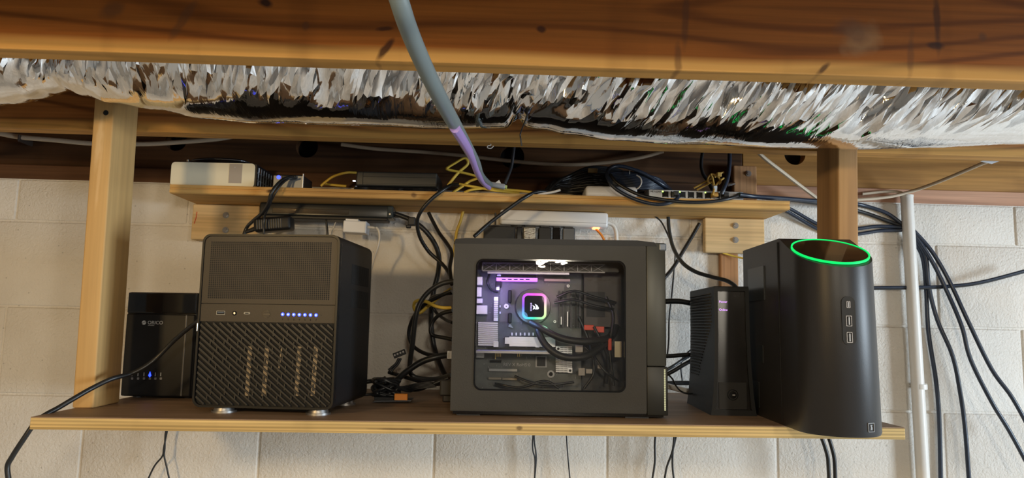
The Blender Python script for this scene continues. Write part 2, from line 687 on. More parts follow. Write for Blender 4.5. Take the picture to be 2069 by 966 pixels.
M_J1 = wood('joist_front_wood', (0.205, 0.055, 0.007), (0.34, 0.105, 0.015), 'X', 17, line=0.6, marks=mk, band=(-0.006, C_SAP, 0.022), smudge=0.45)
M_J2 = wood('joist_mid_wood', (0.24, 0.085, 0.020), (0.40, 0.16, 0.04), 'X', 26, line=0.7, band=(0.001, C_SAP, 0.012), smudge=0.5, off=(3, 1, 2))
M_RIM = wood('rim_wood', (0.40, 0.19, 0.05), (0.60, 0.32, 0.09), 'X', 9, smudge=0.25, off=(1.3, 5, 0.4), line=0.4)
M_RIM_SHADE = wood('rim_shade_wood', (0.050, 0.021, 0.008), (0.12, 0.052, 0.018), 'X', 10, smudge=0.4, off=(4.3, 1, 0.9), line=0.6)
M_SILL_SHADE = wood('sill_shade_wood', (0.075, 0.032, 0.014), (0.13, 0.06, 0.026), 'X', 6, off=(1, 2, 3), line=0.5)
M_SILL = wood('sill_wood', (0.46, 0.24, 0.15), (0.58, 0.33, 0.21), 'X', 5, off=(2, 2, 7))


def beam(name, label, cat, x0, x1, y0, y1, z0, z1, m, r=0.002):
    bm = B()
    rbox(bm, x0, x1, 0, y1-y0, 0, z1-z0, r, 2)
    o = obj(name, bm, m)
    o.location = (0, y0, z0)
    return tag(o, label, cat)


beam('ceiling_joist', 'reddish brown ceiling joist nearest the viewer, crossing the top of the picture', 'joist', -2.4, 3.2, 0.95, 0.988, JZ, 2.19, M_J1)
beam('ceiling_joist', 'ceiling joist behind the foil duct that the two posts are fixed to', 'joist', -2.4, 3.2, 1.372, 1.41, JZ, 2.19, M_J2)
XSP = at(1500, 350, 1.745).x     # rim and sill split behind the wood block: shade put into the left colours
rim = beam('rim_joist', 'rim board coloured dark for shade, with drilled round holes behind the upper shelf', 'joist', -3, XSP, 1.745, 1.783, 1.957, 2.19, M_RIM_SHADE)
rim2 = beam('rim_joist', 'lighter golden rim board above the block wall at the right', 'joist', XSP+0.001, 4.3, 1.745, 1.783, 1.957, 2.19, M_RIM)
beam('sill_plate', 'sill plank coloured dark for shade, lying on top of the block wall at the left', 'plank', -3, XSP, 1.731, 1.87, 1.922, 1.957, M_SILL_SHADE)
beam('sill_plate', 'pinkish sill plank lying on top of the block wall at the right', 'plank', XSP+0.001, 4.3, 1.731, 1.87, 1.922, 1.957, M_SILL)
# holes bored through the rim joist
HOLES = ((rim, [(356, 284, 0.026), (620, 297, 0.027), (1035, 316, 0.03)]), (rim2, [(1606, 312, 0.027)]))
for rj, holes in HOLES:
    cut = B()
    for px, py, r in holes:
        p = at(px, py, 1.745)
        cyl(cut, (p.x, -0.02, p.z-1.957), (p.x, 0.03, p.z-1.957), r, seg=24)
    cme = bpy.data.meshes.new('bore')
    bmesh.ops.recalc_face_normals(cut, faces=cut.faces[:])
    cut.to_mesh(cme); cut.free()
    cob = bpy.data.objects.new('bore', cme); COL.objects.link(cob); cob.location = rj.location
    md = rj.modifiers.new('bore', 'BOOLEAN'); md.object = cob; md.operation = 'DIFFERENCE'; md.solver = 'EXACT'
    bpy.context.view_layer.update()
    nme = bpy.data.meshes.new_from_object(rj.evaluated_get(bpy.context.evaluated_depsgraph_get()))
    rj.modifiers.clear(); rj.data = nme
    bpy.data.objects.remove(cob)
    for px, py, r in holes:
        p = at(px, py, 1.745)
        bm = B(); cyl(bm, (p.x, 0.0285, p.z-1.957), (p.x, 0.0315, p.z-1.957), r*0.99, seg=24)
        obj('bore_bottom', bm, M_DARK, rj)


def post(name, label, b0, b1, lean, m, ztop, kids=()):
    """upright 2x4; b0..b1 = x of its front face at the shelf"""
    w = b1-b0
    root = thing(name, label, 'post', ((b0+b1)/2, 1.283, zs((b0+b1)/2)), 0, lean)
    bm = B(); rbox(bm, -w/2, w/2, 0, 0.0885, 0, ztop-zs(b0), 0.003, 3)
    obj('timber', bm, m, root, smooth=0.6)
    return root


M_POSTL = wood('post_left_wood', (0.54, 0.33, 0.13), (0.66, 0.43, 0.18), 'Z', 4, fib=(1.04, 0.86), smudge=0.25, off=(4, 4, 1),
               marks=[(-0.005, 0.47, 0.006, 0.06, 0.05, (0.78, 0.58, 0.33), 0.5), (0.0, 0.42, 0.0035, 0.09, 0.03, (0.72, 0.5, 0.26), 0.5)])
M_POSTR = wood('post_right_wood', (0.38, 0.20, 0.08), (0.50, 0.29, 0.12), 'Z', 4, fib=(1.04, 0.84), smudge=0.2, off=(9, 4, 3))
pl = post('support_post', 'pale yellow upright timber post at the left end of the shelf', -0.7165, -0.6805, -0.02, M_POSTL, 2.10)
h = hit(214, 228, pl, 0.0)
bm = B(); cyl(bm, (h.x, -0.0006, h.z), (h.x, 0.004, h.z), 0.0048, seg=14); obj('screw_hole', bm, M_DARK, pl)
xr = at(1694, 500, 1.283)
lean_r = 0.027
xb = xr.x - lean_r*(xr.z-zs(0.62))
post('support_post', 'brown upright timber post behind the black tower at the right end', xb, xb+0.0375, lean_r, M_POSTR, 2.10)

# ------------------------------------------------------------------ lower shelf
M_PLYTOP = wood('shelf_top_stain', (0.27, 0.18, 0.115), (0.37, 0.25, 0.165), 'X', 4, rough=0.5, smudge=0.3)


def ply_edge():
    m = wood('plywood_edge', (0.62, 0.42, 0.16), (0.74, 0.54, 0.24), 'X', 6, fine=2.5, smudge=0.35,
             marks=[(-0.12, -0.012, 0.05, 0.0022, 0.0, (0.10, 0.05, 0.02), 0.6), (0.07, -0.008, 0.006, 0.004, 0, (0.08, 0.04, 0.02), 0.7)])
    nt = m.node_tree
    N, L = nt.nodes, nt.links
    b = N['Principled BSDF']
    src = b.inputs['Base Color'].links[0].from_socket
    tc = N.new('ShaderNodeTexCoord')
    sp = N.new('ShaderNodeSeparateXYZ')
    L.new(tc.outputs['Object'], sp.inputs[0])
    mu = N.new('ShaderNodeMath'); mu.operation = 'MULTIPLY'; mu.inputs[1].default_value = 6.283/0.0052
    L.new(sp.outputs['Z'], mu.inputs[0])
    sn = N.new('ShaderNodeMath'); sn.operation = 'SINE'
    L.new(mu.outputs[0], sn.inputs[0])
    mr = N.new('ShaderNodeMapRange')
    mr.inputs['From Min'].default_value, mr.inputs['From Max'].default_value = -1, 1
    mr.inputs['To Min'].default_value, mr.inputs['To Max'].default_value = 0.74, 1.05
    L.new(sn.outputs[0], mr.inputs['Value'])
    x = N.new('ShaderNodeMix'); x.data_type = 'RGBA'; x.blend_type = 'MULTIPLY'; x.inputs['Factor'].default_value = 1
    L.new(src, x.inputs['A']); L.new(mr.outputs['Result'], x.inputs['B'])
    L.new(x.outputs['Result'], b.inputs['Base Color'])
    return m


SX0, SX1 = -0.713, 0.672
shelf = thing('plywood_shelf', 'long dark topped plywood shelf hanging across the picture with the computers on it', 'shelf',
              (-0.02, 1.165, zs(-0.02)), 0, -TILT)
bm = B(); rbox(bm, SX0+0.02, SX1+0.02, 0, 0.555, -0.0192, -0.0012, 0.0012, 2); obj('plywood_core', bm, ply_edge(), shelf, label='layered pale plywood edge')
bm = B(); box(bm, SX0+0.0206, SX1+0.0194, 0.0006, 0.5545, -0.0012, 0.0); obj('top_face', bm, M_PLYTOP, shelf, label='dark brown stained top face')

# ------------------------------------------------------------------ upper shelf, on blocks bolted to the wall
M_USH = wood('upper_shelf_pine', (0.54, 0.29, 0.085), (0.70, 0.43, 0.15), 'X', 6, off=(6, 2, 2),
             marks=[(-0.485, 0.010, 0.012, 0.006, 0, (0.05, 0.02, 0.01), 0.85), (-0.175, 0.010, 0.008, 0.007, 0.2, (0.10, 0.04, 0.02), 0.7)])
M_CLEAT = wood('cleat_pine', (0.58, 0.39, 0.18), (0.72, 0.53, 0.29), 'X', 5, off=(0, 3, 8))
M_CLEATB = wood('block_brown', (0.40, 0.20, 0.09), (0.50, 0.27, 0.12), 'Z', 3, off=(2, 3, 1))
UY = 1.55
ul, ur = at(343, 378, UY).x, at(1596, 408, UY).x
bm = B()
prof = [(0.0, 0.019), (0.0, 0.0125), (0.0022, 0.0118), (0.0022, 0.0098), (0.0, 0.009), (0.0, 0.002), (0.003, 0.0), (WALL-UY, 0.0), (WALL-UY, 0.019)]
A = [bm.verts.new((ul, y, z)) for y, z in prof]
Cc = [bm.verts.new((ur, y, z)) for y, z in prof]
bm.faces.new(A); bm.faces.new(Cc[::-1])
for i in range(len(prof)):
    j = (i+1) % len(prof)
    bm.faces.new((A[j], A[i], Cc[i], Cc[j]))
o = obj('pine_shelf', bm, M_USH); o.location = (0, UY, UZ-0.019)
tag(o, 'narrow pine shelf fixed to the wall under the ceiling joists, holding small boxes and cables', 'shelf')


def bolt(parent, p, r=0.0048):
    bm = B()
    cyl(bm, (p.x, p.y, p.z), (p.x, p.y-0.0016, p.z), r*1.55, seg=16)
    cyl(bm, (p.x, p.y-0.0016, p.z), (p.x, p.y-0.006, p.z), r, seg=6)
    obj('bolt', bm, M_STEEL, parent)


def cleat(name, label, px0, px1, py0, py1, Y, depth, m, bolts, ztop=None, zbot=None):
    a, c = at(px0, py0, Y), at(px1, py1, Y)
    z1 = a.z if ztop is None else ztop
    z0 = c.z if zbot is None else zbot
    root = thing(name, label, 'wood block', ((a.x+c.x)/2, Y, z0))
    w = c.x-a.x
    bm = B(); rbox(bm, -w/2, w/2, 0, depth, 0, z1-z0, 0.0025, 2); obj('timber', bm, m, root)
    for px, py in bolts:
        bolt(root, hit(px, py, root, 0.0))
    return root


cl = cleat('mounting_block', 'pine block bolted to the wall under the left end of the upper shelf', 390, 520, 412, 487, 1.69, 0.039, M_CLEAT, [(457, 435), (456, 465)], ztop=UZ-0.0195)
cr_ = cleat('mounting_block', 'pine block with two bolts under the right end of the upper shelf', 1424, 1546, 437, 513, 1.69, 0.019, M_CLEAT, [(1486, 456), (1486, 485)], ztop=UZ-0.0195)
cleat('wood_batten', 'short upright wood batten on the wall below the right mounting block', 1455, 1493, 440, 600, 1.71, 0.019, M_CLEATB, [], ztop=UZ-0.0195)
cleat('wood_block', 'brown wood block with one screw standing behind the network switch', 1482, 1530, 334, 393, 1.705, 0.02, M_CLEATB, [(1512, 351)], zbot=UZ+0.0005)
# red scratch on the left block
p = [hit(398, 428, cl, -0.0006), hit(396, 440, cl, -0.0006), hit(392, 452, cl, -0.0006)]
bm = B(); tube(bm, smooth_path(p), 0.0008, 5); obj('red_mark', bm, M_RED, cl)

# ------------------------------------------------------------------ foil duct in the joist bay
DY, DR = 1.135, 0.130
prof_px = [(-260, 232), (-120, 228), (0, 217), (50, 208), (92, 196), (128, 189), (165, 201), (210, 213), (300, 228), (400, 244), (520, 252), (700, 258), (900, 265),
           (1000, 266), (1055, 266), (1100, 270), (1150, 279), (1250, 289), (1400, 297), (1600, 305), (1750, 308), (1900, 306), (2069, 299), (2300, 290), (2600, 285)]
rad_px = [(-260, .125), (0, .118), (60, .098), (115, .07), (175, .095), (260, .118), (400, .128), (900, .13), (1040, .121), (1075, .117), (1120, .126), (1500, .132), (2600, .132)]


def lerp(tab, x):
    if x <= tab[0][0]:
        return tab[0][1]
    for (a, u), (c, v) in zip(tab, tab[1:]):
        if x <= c:
            t = (x-a)/(c-a)
            t = t*t*(3-2*t)
            return u+(v-u)*t
    return tab[-1][1]


NS = 560
TH = [-0.55+2.0*k/17 for k in range(18)] + [1.45+(2*math.pi-2.0)*k/20 for k in range(1, 20)]
NT = len(TH)
bm = B()
rings = []
ducto = at(1035, 200, DY)
xc = at(1070, 250, DY).x
N0 = noise.noise
random.seed(21)
flatf = []
for i in range(NS+1):
    px = -260 + 2860*i/NS
    ring = []
    x_mid = at(px, 230, DY).x
    lean = 0.022 + 0.035*max(0.0, min(1.0, (x_mid+0.5)/1.0)) + 0.02*N0((x_mid*4.0, 3.3, 0))
    edge = 0.36 + 0.16*N0((x_mid*7, 0.5, 0)) + 0.14*N0((x_mid*21, 2.5, 0))
    wild = 0.8 + 0.5*N0((x_mid*3.1, 7.7, 0))
    for k, th0 in enumerate(TH):        # 0 = straight down, +90 deg = toward the viewer
        amp = 0.035 + 0.965*max(0.0, min(1.0, (th0-edge)/0.25))
        jx = random.uniform(-0.45, 0.45)*2860/NS*min(1, amp+0.2)
        # rows of facets lean over as they climb the front
        sx = px + jx + lean*1278*(th0 if th0 <= 1.45 else 1.45-2.0*(th0-1.45)/(2*math.pi-2.0))
        th = th0 + random.uniform(-0.035, 0.035)*min(1, amp+0.2)
        py = lerp(prof_px, sx)
        R = lerp(rad_px, sx)
        q = at(sx, py, DY)
        cz = q.z + R/math.cos(math.atan2(q.z-CAM.z, DY))
        x = q.x
        s = x - th*lean
        n1 = N0((s*40, th*1.0, 1.7))
        n2 = N0((s*16+9, th*1.6, 4.1))
        n4 = N0((x*5, th*1.6, 12.0))
        d = ((0.5-abs(n1)*2.2)*0.0075*wild + (0.45-abs(n2)*2.2)*0.010 + random.uniform(-1, 1)*0.0013)*amp
        d += n4*0.005
        cx = x-xc + 0.02*math.cos(th)
        d -= 0.016*math.exp(-(cx/0.010)**2)
        rr = R + d - 0.004
        if 1.1 < th < 2.6:
            rr = min(rr, 0.142)
        ring.append(bm.verts.new((x-ducto.x, -rr*math.sin(th), cz-rr*math.cos(th)-ducto.z)))
        flatf.append(amp > 0.25)
    rings.append(ring)
bm.faces.ensure_lookup_table()
for i, (a, c) in enumerate(zip(rings, rings[1:])):
    for k in range(NT):
        j = (k+1) % NT
        crisp = flatf[i*NT+k]
        if (i+k) % 2 or random.random() < 0.3:
            fs = [bm.faces.new((a[k], a[j], c[j])), bm.faces.new((a[k], c[j], c[k]))]
        else:
            fs = [bm.faces.new((a[k], a[j], c[k])), bm.faces.new((a[j], c[j], c[k]))]
        for f in fs:
            f.smooth = True
duct = thing('foil_duct', 'crumpled silver foil insulated duct running along the ceiling behind the front joist', 'duct', ducto)
fo = obj('foil_sleeve', bm, M_FOIL, duct, smooth=0.42)
cable('hanging_thread', None, [(1072, 200, 1.08), (1064, 235, 1.10), (1052, 268, 1.14), (1052, 280, 1.14), (1054, 295, 1.14)], 0.0012, M_CABLE, parent=None)
t_ = bpy.data.objects['hanging_thread']; tag(t_, 'dark thread dangling from the crease in the foil duct', 'thread')
# ================================================================== computers and boxes on the lower shelf
# ------------------------------------------------------------------ drive enclosure with five bays (far left)
nas = thing('drive_enclosure', 'black drive enclosure with blue light at the far left of the shelf beside the post', 'drive enclosure',
            (-0.648, 1.442, zs(-0.648)), -0.03, -TILT)
W, D, H = 0.139, 0.19, 0.207
bm = B(); rbox(bm, -W/2, W/2, 0.004, D, 0.004, H, 0.004, 3); obj('body', bm, M_BLACK, nas, smooth=0.7)
bm = B(); rbox(bm, -W/2+0.002, W/2-0.002, -0.002, 0.006, 0.005, H*0.795, 0.003, 3); obj('front_cover', bm, mat('cover_black', (0.008, 0.008, 0.009), 0.5, spec=0.25), nas, smooth=0.7)
bm = B(); rbox(bm, -W/2+0.002, W/2-0.002, -0.001, 0.006, H*0.80, H-0.001, 0.002, 2); obj('glossy_band', bm, M_BLACKG, nas, label='glossy black band across the top')
bm = B(); rbox(bm, W/2-0.021, W/2-0.017, -0.0026, 0.004, 0.006, H*0.79, 0.0012, 2); obj('edge_highlight', bm, mat('highlight_grey', (0.075, 0.075, 0.078), 0.35, 0.5), nas)  # highlight on the rounded edge, built as a grey strip
for sx in (-0.05, 0.05):
    for y in (0.03, 0.16):
        bm = B(); cyl(bm, (sx, y, 0), (sx, y, 0.0045), 0.008, seg=14); obj('foot', bm, M_RUBBER, nas)
p = hit(298, 655, nas, -0.0022)
text('ORICO', 0.0095, M_PRINT, nas, 'lettering', Matrix.Translation(p))
text('SUPERSPEED', 0.0022, M_PRINT, nas, 'lettering', Matrix.Translation(hit(299, 658, nas, -0.0022)))
p = hit(291, 652, nas, -0.0022)
bm = B()
poly_prism(bm, [(p.x+0.0042*math.cos(a*math.pi/8), p.z+0.0042*math.sin(a*math.pi/8)) for a in range(16)], p.y-0.0003, p.y)
obj('logo_disc', bm, M_PRINT, nas)
bm = B(); tube(bm, [p+Vector((-0.004, -0.0005, -0.002)), p+Vector((0, -0.0005, 0.0005)), p+Vector((0.0042, -0.0005, 0.002))], 0.0006, 4); obj('logo_stroke', bm, M_BLACK, nas)
for i, px in enumerate((267, 279, 291, 303, 314, 325)):
    p = hit(px, 756, nas, -0.0022)
    bm = B(); box(bm, p.x-0.0007, p.x+0.0007, p.y-0.0004, p.y, p.z-0.004, p.z+0.003); obj('indicator_bar', bm, M_BLUELED if i == 3 else M_PRINT, nas)
    q = hit(px, 765, nas, -0.0022)
    bm = B(); poly_prism(bm, rrect(q.x-0.0022, q.x+0.0022, q.z-0.0022, q.z+0.0022, 0.001, 2), q.y-0.0003, q.y); obj('indicator_icon', bm, mat('dim_print', (0.16, 0.16, 0.17), 0.5), nas)
p = hit(303, 757, nas, -0.0022)
bm = B(); poly_prism(bm, [(p.x, p.z+0.006), (p.x-0.0028, p.z-0.002), (p.x, p.z-0.005), (p.x+0.0028, p.z-0.002)], p.y-0.0008, p.y-0.0002); obj('blue_light', bm, M_BLUELED, nas, label='blue status light')

# ------------------------------------------------------------------ storage computer with slanted slats
W, D, H, FT = 0.240, 0.205, 0.291, 0.010
bx = thing('storage_computer', 'dark bronze cube computer with a perforated front, slanted slats and a row of blue lights', 'computer',
           (-0.375, 1.226, zs(-0.375)), -0.098, -TILT)
hw = W/2
bm = B()
out = [(x, z) for x, z in rrect(-hw, hw, FT, FT+H, 0.014, 6)]
poly_prism(bm, out, 0.004, D)
obj('shell', bm, M_BLACK, bx, smooth=0.7)
# rim frame round the front
bm = B()
frame_prism(bm, out, rrect(-hw+0.0035, hw-0.0035, FT+0.0035, FT+H-0.0035, 0.0115, 6), -0.0015, 0.006)
obj('front_rim', bm, mat('rim_black', (0.008, 0.008, 0.008), 0.4, spec=0.3), bx, smooth=0.7)
zA, zB = hit(540, 615, bx, 0).z, hit(540, 652, bx, 0).z
# upper perforated panel
ix0, ix1, iz1, iz0 = -hw+0.0042, hw-0.0042, FT+H-0.0042, FT+0.0042


def top_round(x0, x1, z0, z1, r):
    pts = [(x1, z0)]
    for cx, a0 in ((x1-r, 0), (x0+r, 90)):
        for i in range(7):
            a = math.radians(a0+15*i)
            pts.append((cx+r*math.cos(a), z1-r+r*math.sin(a)))
    pts.append((x0, z0))
    return pts


bm = B(); poly_prism(bm, top_round(ix0, ix1, zA+0.0006, iz1, 0.011), 0.0, 0.005)
pan = obj('perforated_panel', bm, M_ANO, bx)
h0, h1 = hit(424, 484, bx, 0), hit(676, 610, bx, 0)
hx0, hx1, hz0, hz1 = -0.104, 0.104, zA+0.010, iz1-0.010
bm = B()
nx, nz = 60, 31
for i in range(nx):
    for j in range(nz):
        x = hx0+(hx1-hx0)*i/(nx-1); z = hz0+(hz1-hz0)*j/(nz-1)
        vs = [bm.verts.new((x+0.00130*math.cos(a*math.pi/4+.39), -0.0002, z+0.00130*math.sin(a*math.pi/4+.39))) for a in range(8)]
        bm.faces.new(vs)
obj('perforations', bm, M_DARK, pan, kind='stuff', label='grid of tiny round holes')
# control strip
bm = B(); box(bm, ix0, ix1, 0.0, 0.005, zB+0.0006, zA-0.0006)
strip = obj('control_strip', bm, M_ANO, bx)
p = hit(446, 632, bx, -0.0002)
bm = B(); frame_prism(bm, rrect(p.x-0.0075, p.x+0.0075, p.z-0.0034, p.z+0.0034, 0.0004, 1), rrect(p.x-0.0066, p.x+0.0066, p.z-0.0025, p.z+0.0025, 0.0004, 1), -0.0006, 0.001); pt = obj('usb_port', bm, M_GREYMET, strip)
bm = B(); box(bm, p.x-0.0066, p.x+0.0066, -0.0003, 0.0008, p.z-0.0025, p.z+0.0025); obj('usb_opening', bm, M_DARK, strip)
bm = B(); box(bm, p.x-0.0055, p.x+0.0055, -0.0005, 0.0008, p.z-0.0002, p.z+0.0012); obj('usb_tongue', bm, mat('usb_blue', (0.05, 0.08, 0.13), 0.4), strip)
p = hit(474, 633, bx, -0.0002)
bm = B(); cyl(bm, (p.x, 0.001, p.z), (p.x, -0.0006, p.z), 0.0038, seg=18); obj('audio_jack', bm, M_BLACKG, strip)
bm = B(); cyl(bm, (p.x, 0.001, p.z), (p.x, -0.0012, p.z), 0.0017, seg=12); obj('jack_contact', bm, M_SILVER, strip)
p = hit(499, 633, bx, -0.0002)
bm = B(); poly_prism(bm, rrect(p.x-0.0055, p.x+0.0055, p.z-0.0018, p.z+0.0018, 0.0017, 4), -0.0006, 0.001); obj('usb_c_port', bm, M_GREYMET, strip)
bm = B(); poly_prism(bm, rrect(p.x-0.0032, p.x+0.0032, p.z-0.0009, p.z+0.0009, 0.0008, 3), -0.0009, 0.001); obj('usb_c_opening', bm, M_DARK, strip)
p = hit(539, 635, bx, -0.0002)
bm = B(); cyl(bm, (p.x, 0.001, p.z), (p.x, -0.0007, p.z), 0.0062, seg=24); obj('power_button', bm, mat('button_dark', (0.025, 0.024, 0.023), 0.3, 0.5), strip)
for s in (1, -1):
    bm = B()
    poly_prism(bm, [(p.x+0.0052*math.cos(a), p.z+s*0.0011+s*0.0041*math.sin(a)) for a in [math.pi*i/8 for i in range(9)]], -0.0012, -0.0005)
    obj('button_half', bm, M_ANO, strip)
for i in range(7):
    px = 571+i*(638.5-571)/6
    p = hit(px, 635.2+i*0.28, bx, -0.0002)
    bm = B(); cyl(bm, (p.x, 0.001, p.z), (p.x, -0.0007, p.z), 0.0033, 0.0026, seg=14); obj('blue_light', bm, M_BLUELED, strip)
    bm = B(); cyl(bm, (p.x, -0.0006, p.z), (p.x, -0.0010, p.z), 0.0013, seg=10); obj('light_core', bm, M_BLUEHOT, strip)
    q = hit(px, 645+i*0.28, bx, -0.0002)
    text(str(i+1) if i else 'I', 0.0042, M_DARK, strip, 'lettering', Matrix.Translation(q+Vector((0, 0, -0.0014))), 0.0002, 'CENTER')
p = hit(649, 637, bx, -0.0002); bm = B(); cyl(bm, (p.x, 0.001, p.z), (p.x, -0.0003, p.z), 0.0007, seg=8); obj('reset_hole', bm, M_DARK, strip)
# lower slatted door: recess, drive trays behind, slats in front
bm = B(); box(bm, ix0, ix1, 0.0036, 0.0042, iz0, zB-0.0008); obj('recess', bm, M_DARK, bx)
for px in (503, 537, 567, 603, 636):
    p0, p1 = hit(px+3, 700, bx, 0.003), hit(px-4, 800 if px != 567 else 750, bx, 0.003)
    bm = B(); w_ = 0.0035 if px != 567 else 0.0012
    poly_prism(bm, [(p0.x-w_, p0.z), (p0.x+w_, p0.z), (p1.x+w_, p1.z), (p1.x-w_, p1.z)], 0.0020, 0.0036); obj('drive_tray_label', bm, M_BEIGE, bx)
M_SLAT = mat('slat_black', (0.026, 0.024, 0.021), 0.45, spec=0.35)
zt, zb = zB-0.0010, iz0
sl = math.tan(math.radians(39))
pitch = 0.0101
k = 0
c0 = ix0
rr = 0.011


def xlim(z):
    """door outline with rounded lower corners"""
    e = 0.0
    if z < zb+rr:
        e = rr-math.sqrt(max(0, rr*rr-(zb+rr-z)**2))
    return ix0+e+0.0004, ix1-e-0.0004


def clip_line(c):
    """z = c - sl*x clipped to the door outline"""
    pts = []
    N_ = 160
    for i in range(N_+1):
        x = ix0+(ix1-ix0)*i/N_
        z = c-sl*x
        if z > zt-0.0006 or z < zb+0.0006:
            continue
        a, b_ = xlim(z)
        if a <= x <= b_:
            pts.append((x, z))
    return (pts[0], pts[-1]) if len(pts) > 4 else None


cmin, cmax = zb+sl*ix0, zt+sl*ix1
dn = Vector((math.sin(math.radians(39)), math.cos(math.radians(39))))
c = cmin+0.004
vp = pitch*sl*1.22
while c < cmax:
    e = clip_line(c)
    if e:
        (xa, za), (xb_, zb_) = e
        hwid = 0.0024
        bm = B()
        poly_prism(bm, [(xa-dn.x*hwid*0.3, za-dn.y*hwid), (xb_-dn.x*hwid*0.3, zb_-dn.y*hwid*0.6), (xb_+dn.x*hwid*0.3, zb_+dn.y*hwid*0.6), (xa+dn.x*hwid*0.3, za+dn.y*hwid)], -0.0012, 0.0022)
        obj('slat', bm, M_SLAT, bx)
    c += vp
# little bridges between the slats
bm = B()
for i in range(9):
    for j in range(12):
        x = ix0+0.02+i*0.024+(j % 3)*0.006; z = zb+0.012+j*0.0098
        if z < zt-0.006 and x < ix1-0.012:
            box(bm, x-0.001, x+0.001, 0.0, 0.002, z-0.0055, z+0.0055)
obj('slat_bridges', bm, M_SLAT, bx, kind='stuff')
# side door latch, feet, side vents
p = hit(398, 661, bx, -0.002)
bm = B(); rbox(bm, -hw-0.0008, -hw+0.0012, -0.002, 0.004, p.z-0.007, p.z+0.007, 0.0005, 1); obj('latch', bm, M_SILVER, bx)
for sx in (-0.075, 0.088):
    for y in (0.022, 0.17):
        bm = B(); cyl(bm, (sx, y, 0), (sx, y, 0.0035), 0.0205, seg=28); cyl(bm, (sx, y, 0.0035), (sx, y, FT+0.001), 0.017, 0.015, seg=28)
        obj('foot', bm, mat('foot_metal', (0.42, 0.41, 0.40), 0.42, 1.0), bx, smooth=0.6)
for (za_, zb__) in ((0.222, 0.258), (0.180, 0.212)):
    bm = B()
    for i in range(24):
        y = 0.075+i*0.0047
        box(bm, hw-0.0004, hw+0.0004, y, y+0.0026, za_, zb__)
    obj('side_vent', bm, M_DARK, bx, kind='stuff', label='narrow upright vent slots')
bm = B(); box(bm, hw-0.0006, hw+0.0004, 0.009, 0.0098, FT+0.014, FT+H-0.014); obj('side_seam', bm, M_BLACKG, bx)

# ------------------------------------------------------------------ windowed computer case (centre)
W, D, H, FT = 0.367, 0.19, 0.295, 0.008
cs = thing('computer_case', 'black computer case with a clear side window showing a glowing rainbow square inside', 'computer case',
           (0.119, 1.237, zs(0.119)), -0.037, -TILT)
hw = W/2
xs = hit(1306, 650, cs, 0).x
wx0, wx1 = hit(961, 660, cs, 0).x, hit(1262, 660, cs, 0).x
wz1, wz0 = hit(1110, 527, cs, 0).z, hit(1110, 789, cs, 0).z
zT = FT+H-0.010
bm = B()
box(bm, -hw, xs, 0.165, D, FT, zT)                 # far wall
box(bm, -hw, -hw+0.002, 0, 0.165, FT, zT)          # rear
box(bm, xs-0.002, xs, 0, 0.165, FT, zT)            # front inner wall
box(bm, -hw, xs, 0, 0.165, FT, FT+0.002)
box(bm, -hw, xs, 0, 0.165, zT-0.002, zT)
obj('chassis', bm, mat('chassis_black', (0.016, 0.016, 0.017), 0.6), cs)
bm = B()
frame_prism(bm, rrect(-hw, xs-0.0008, FT+0.001, zT, 0.0015, 6), rrect(wx0, wx1, wz0, wz1, 0.012, 6), -0.003, 0.0)
pnl = obj('side_panel', bm, M_CASE, cs)
bm = B(); frame_prism(bm, rrect(wx0-0.0015, wx1+0.0015, wz0-0.0015, wz1+0.0015, 0.013, 6), rrect(wx0+0.0012, wx1-0.0012, wz0+0.0012, wz1-0.0012, 0.011, 6), -0.0042, -0.0006)
obj('window_rim', bm, M_BLACKG, pnl, smooth=0.6)
bm = B(); poly_prism(bm, rrect(wx0, wx1, wz0, wz1, 0.012, 6), -0.0030, -0.0012)
obj('window_pane', bm, M_PANE, pnl, label='clear acrylic window')
bm = B()
poly_prism(bm, [(-hw-0.001, zT), (-hw+0.002, FT+H-0.002), (-hw+0.02, FT+H), (hw-0.05, FT+H), (hw-0.02, FT+H-0.003), (hw-0.016, zT)], -0.0035, D)
obj('top_cover', bm, M_BLACK, cs)
zsplit = hit(1325, 740, cs, 0).z
bm = B(); rbox(bm, xs, hw-0.001, -0.003, D, zsplit, FT+H-0.0035, 0.0025, 2); obj('front_bezel', bm, M_BEZEL, cs, smooth=0.7)
p = hit(1338, 500, cs, 0)
bm = B(); rbox(bm, hw-0.012, hw+0.0006, -0.0036, 0.06, p.z-0.006, FT+H-0.0045, 0.002, 2); obj('bezel_corner', bm, mat('corner_grey', (0.14, 0.17, 0.22), 0.35, 0.3), cs)
bm = B(); rbox(bm, xs, hw+0.001, -0.003, D, FT-0.002, zsplit-0.0006, 0.002, 2); low = obj('lower_bezel', bm, mat('bezel_dark', (0.014, 0.015, 0.013), 0.45), cs, smooth=0.7)
for i in range(24):
    z = FT+0.008+(zsplit-FT-0.014)*i/23
    bm = B(); rbox(bm, hw-0.0058, hw-0.0030, -0.0042, -0.002, z-0.0012, z+0.0012, 0.0005, 1); obj('bead', bm, M_BEAD, low)
bm = B(); box(bm, -hw+0.004, hw-0.006, 0.002, D-0.004, 0.003, FT+0.001); obj('base', bm, M_BLACKG, cs)
for sx in (-hw+0.03, hw-0.05):
    for y in (0.02, D-0.03):
        bm = B(); box(bm, sx-0.02, sx+0.02, y-0.012, y+0.012, 0, 0.0035); obj('foot', bm, M_RUBBER, cs)

# interior: everything hangs on the motherboard tray
MBD = 0.105


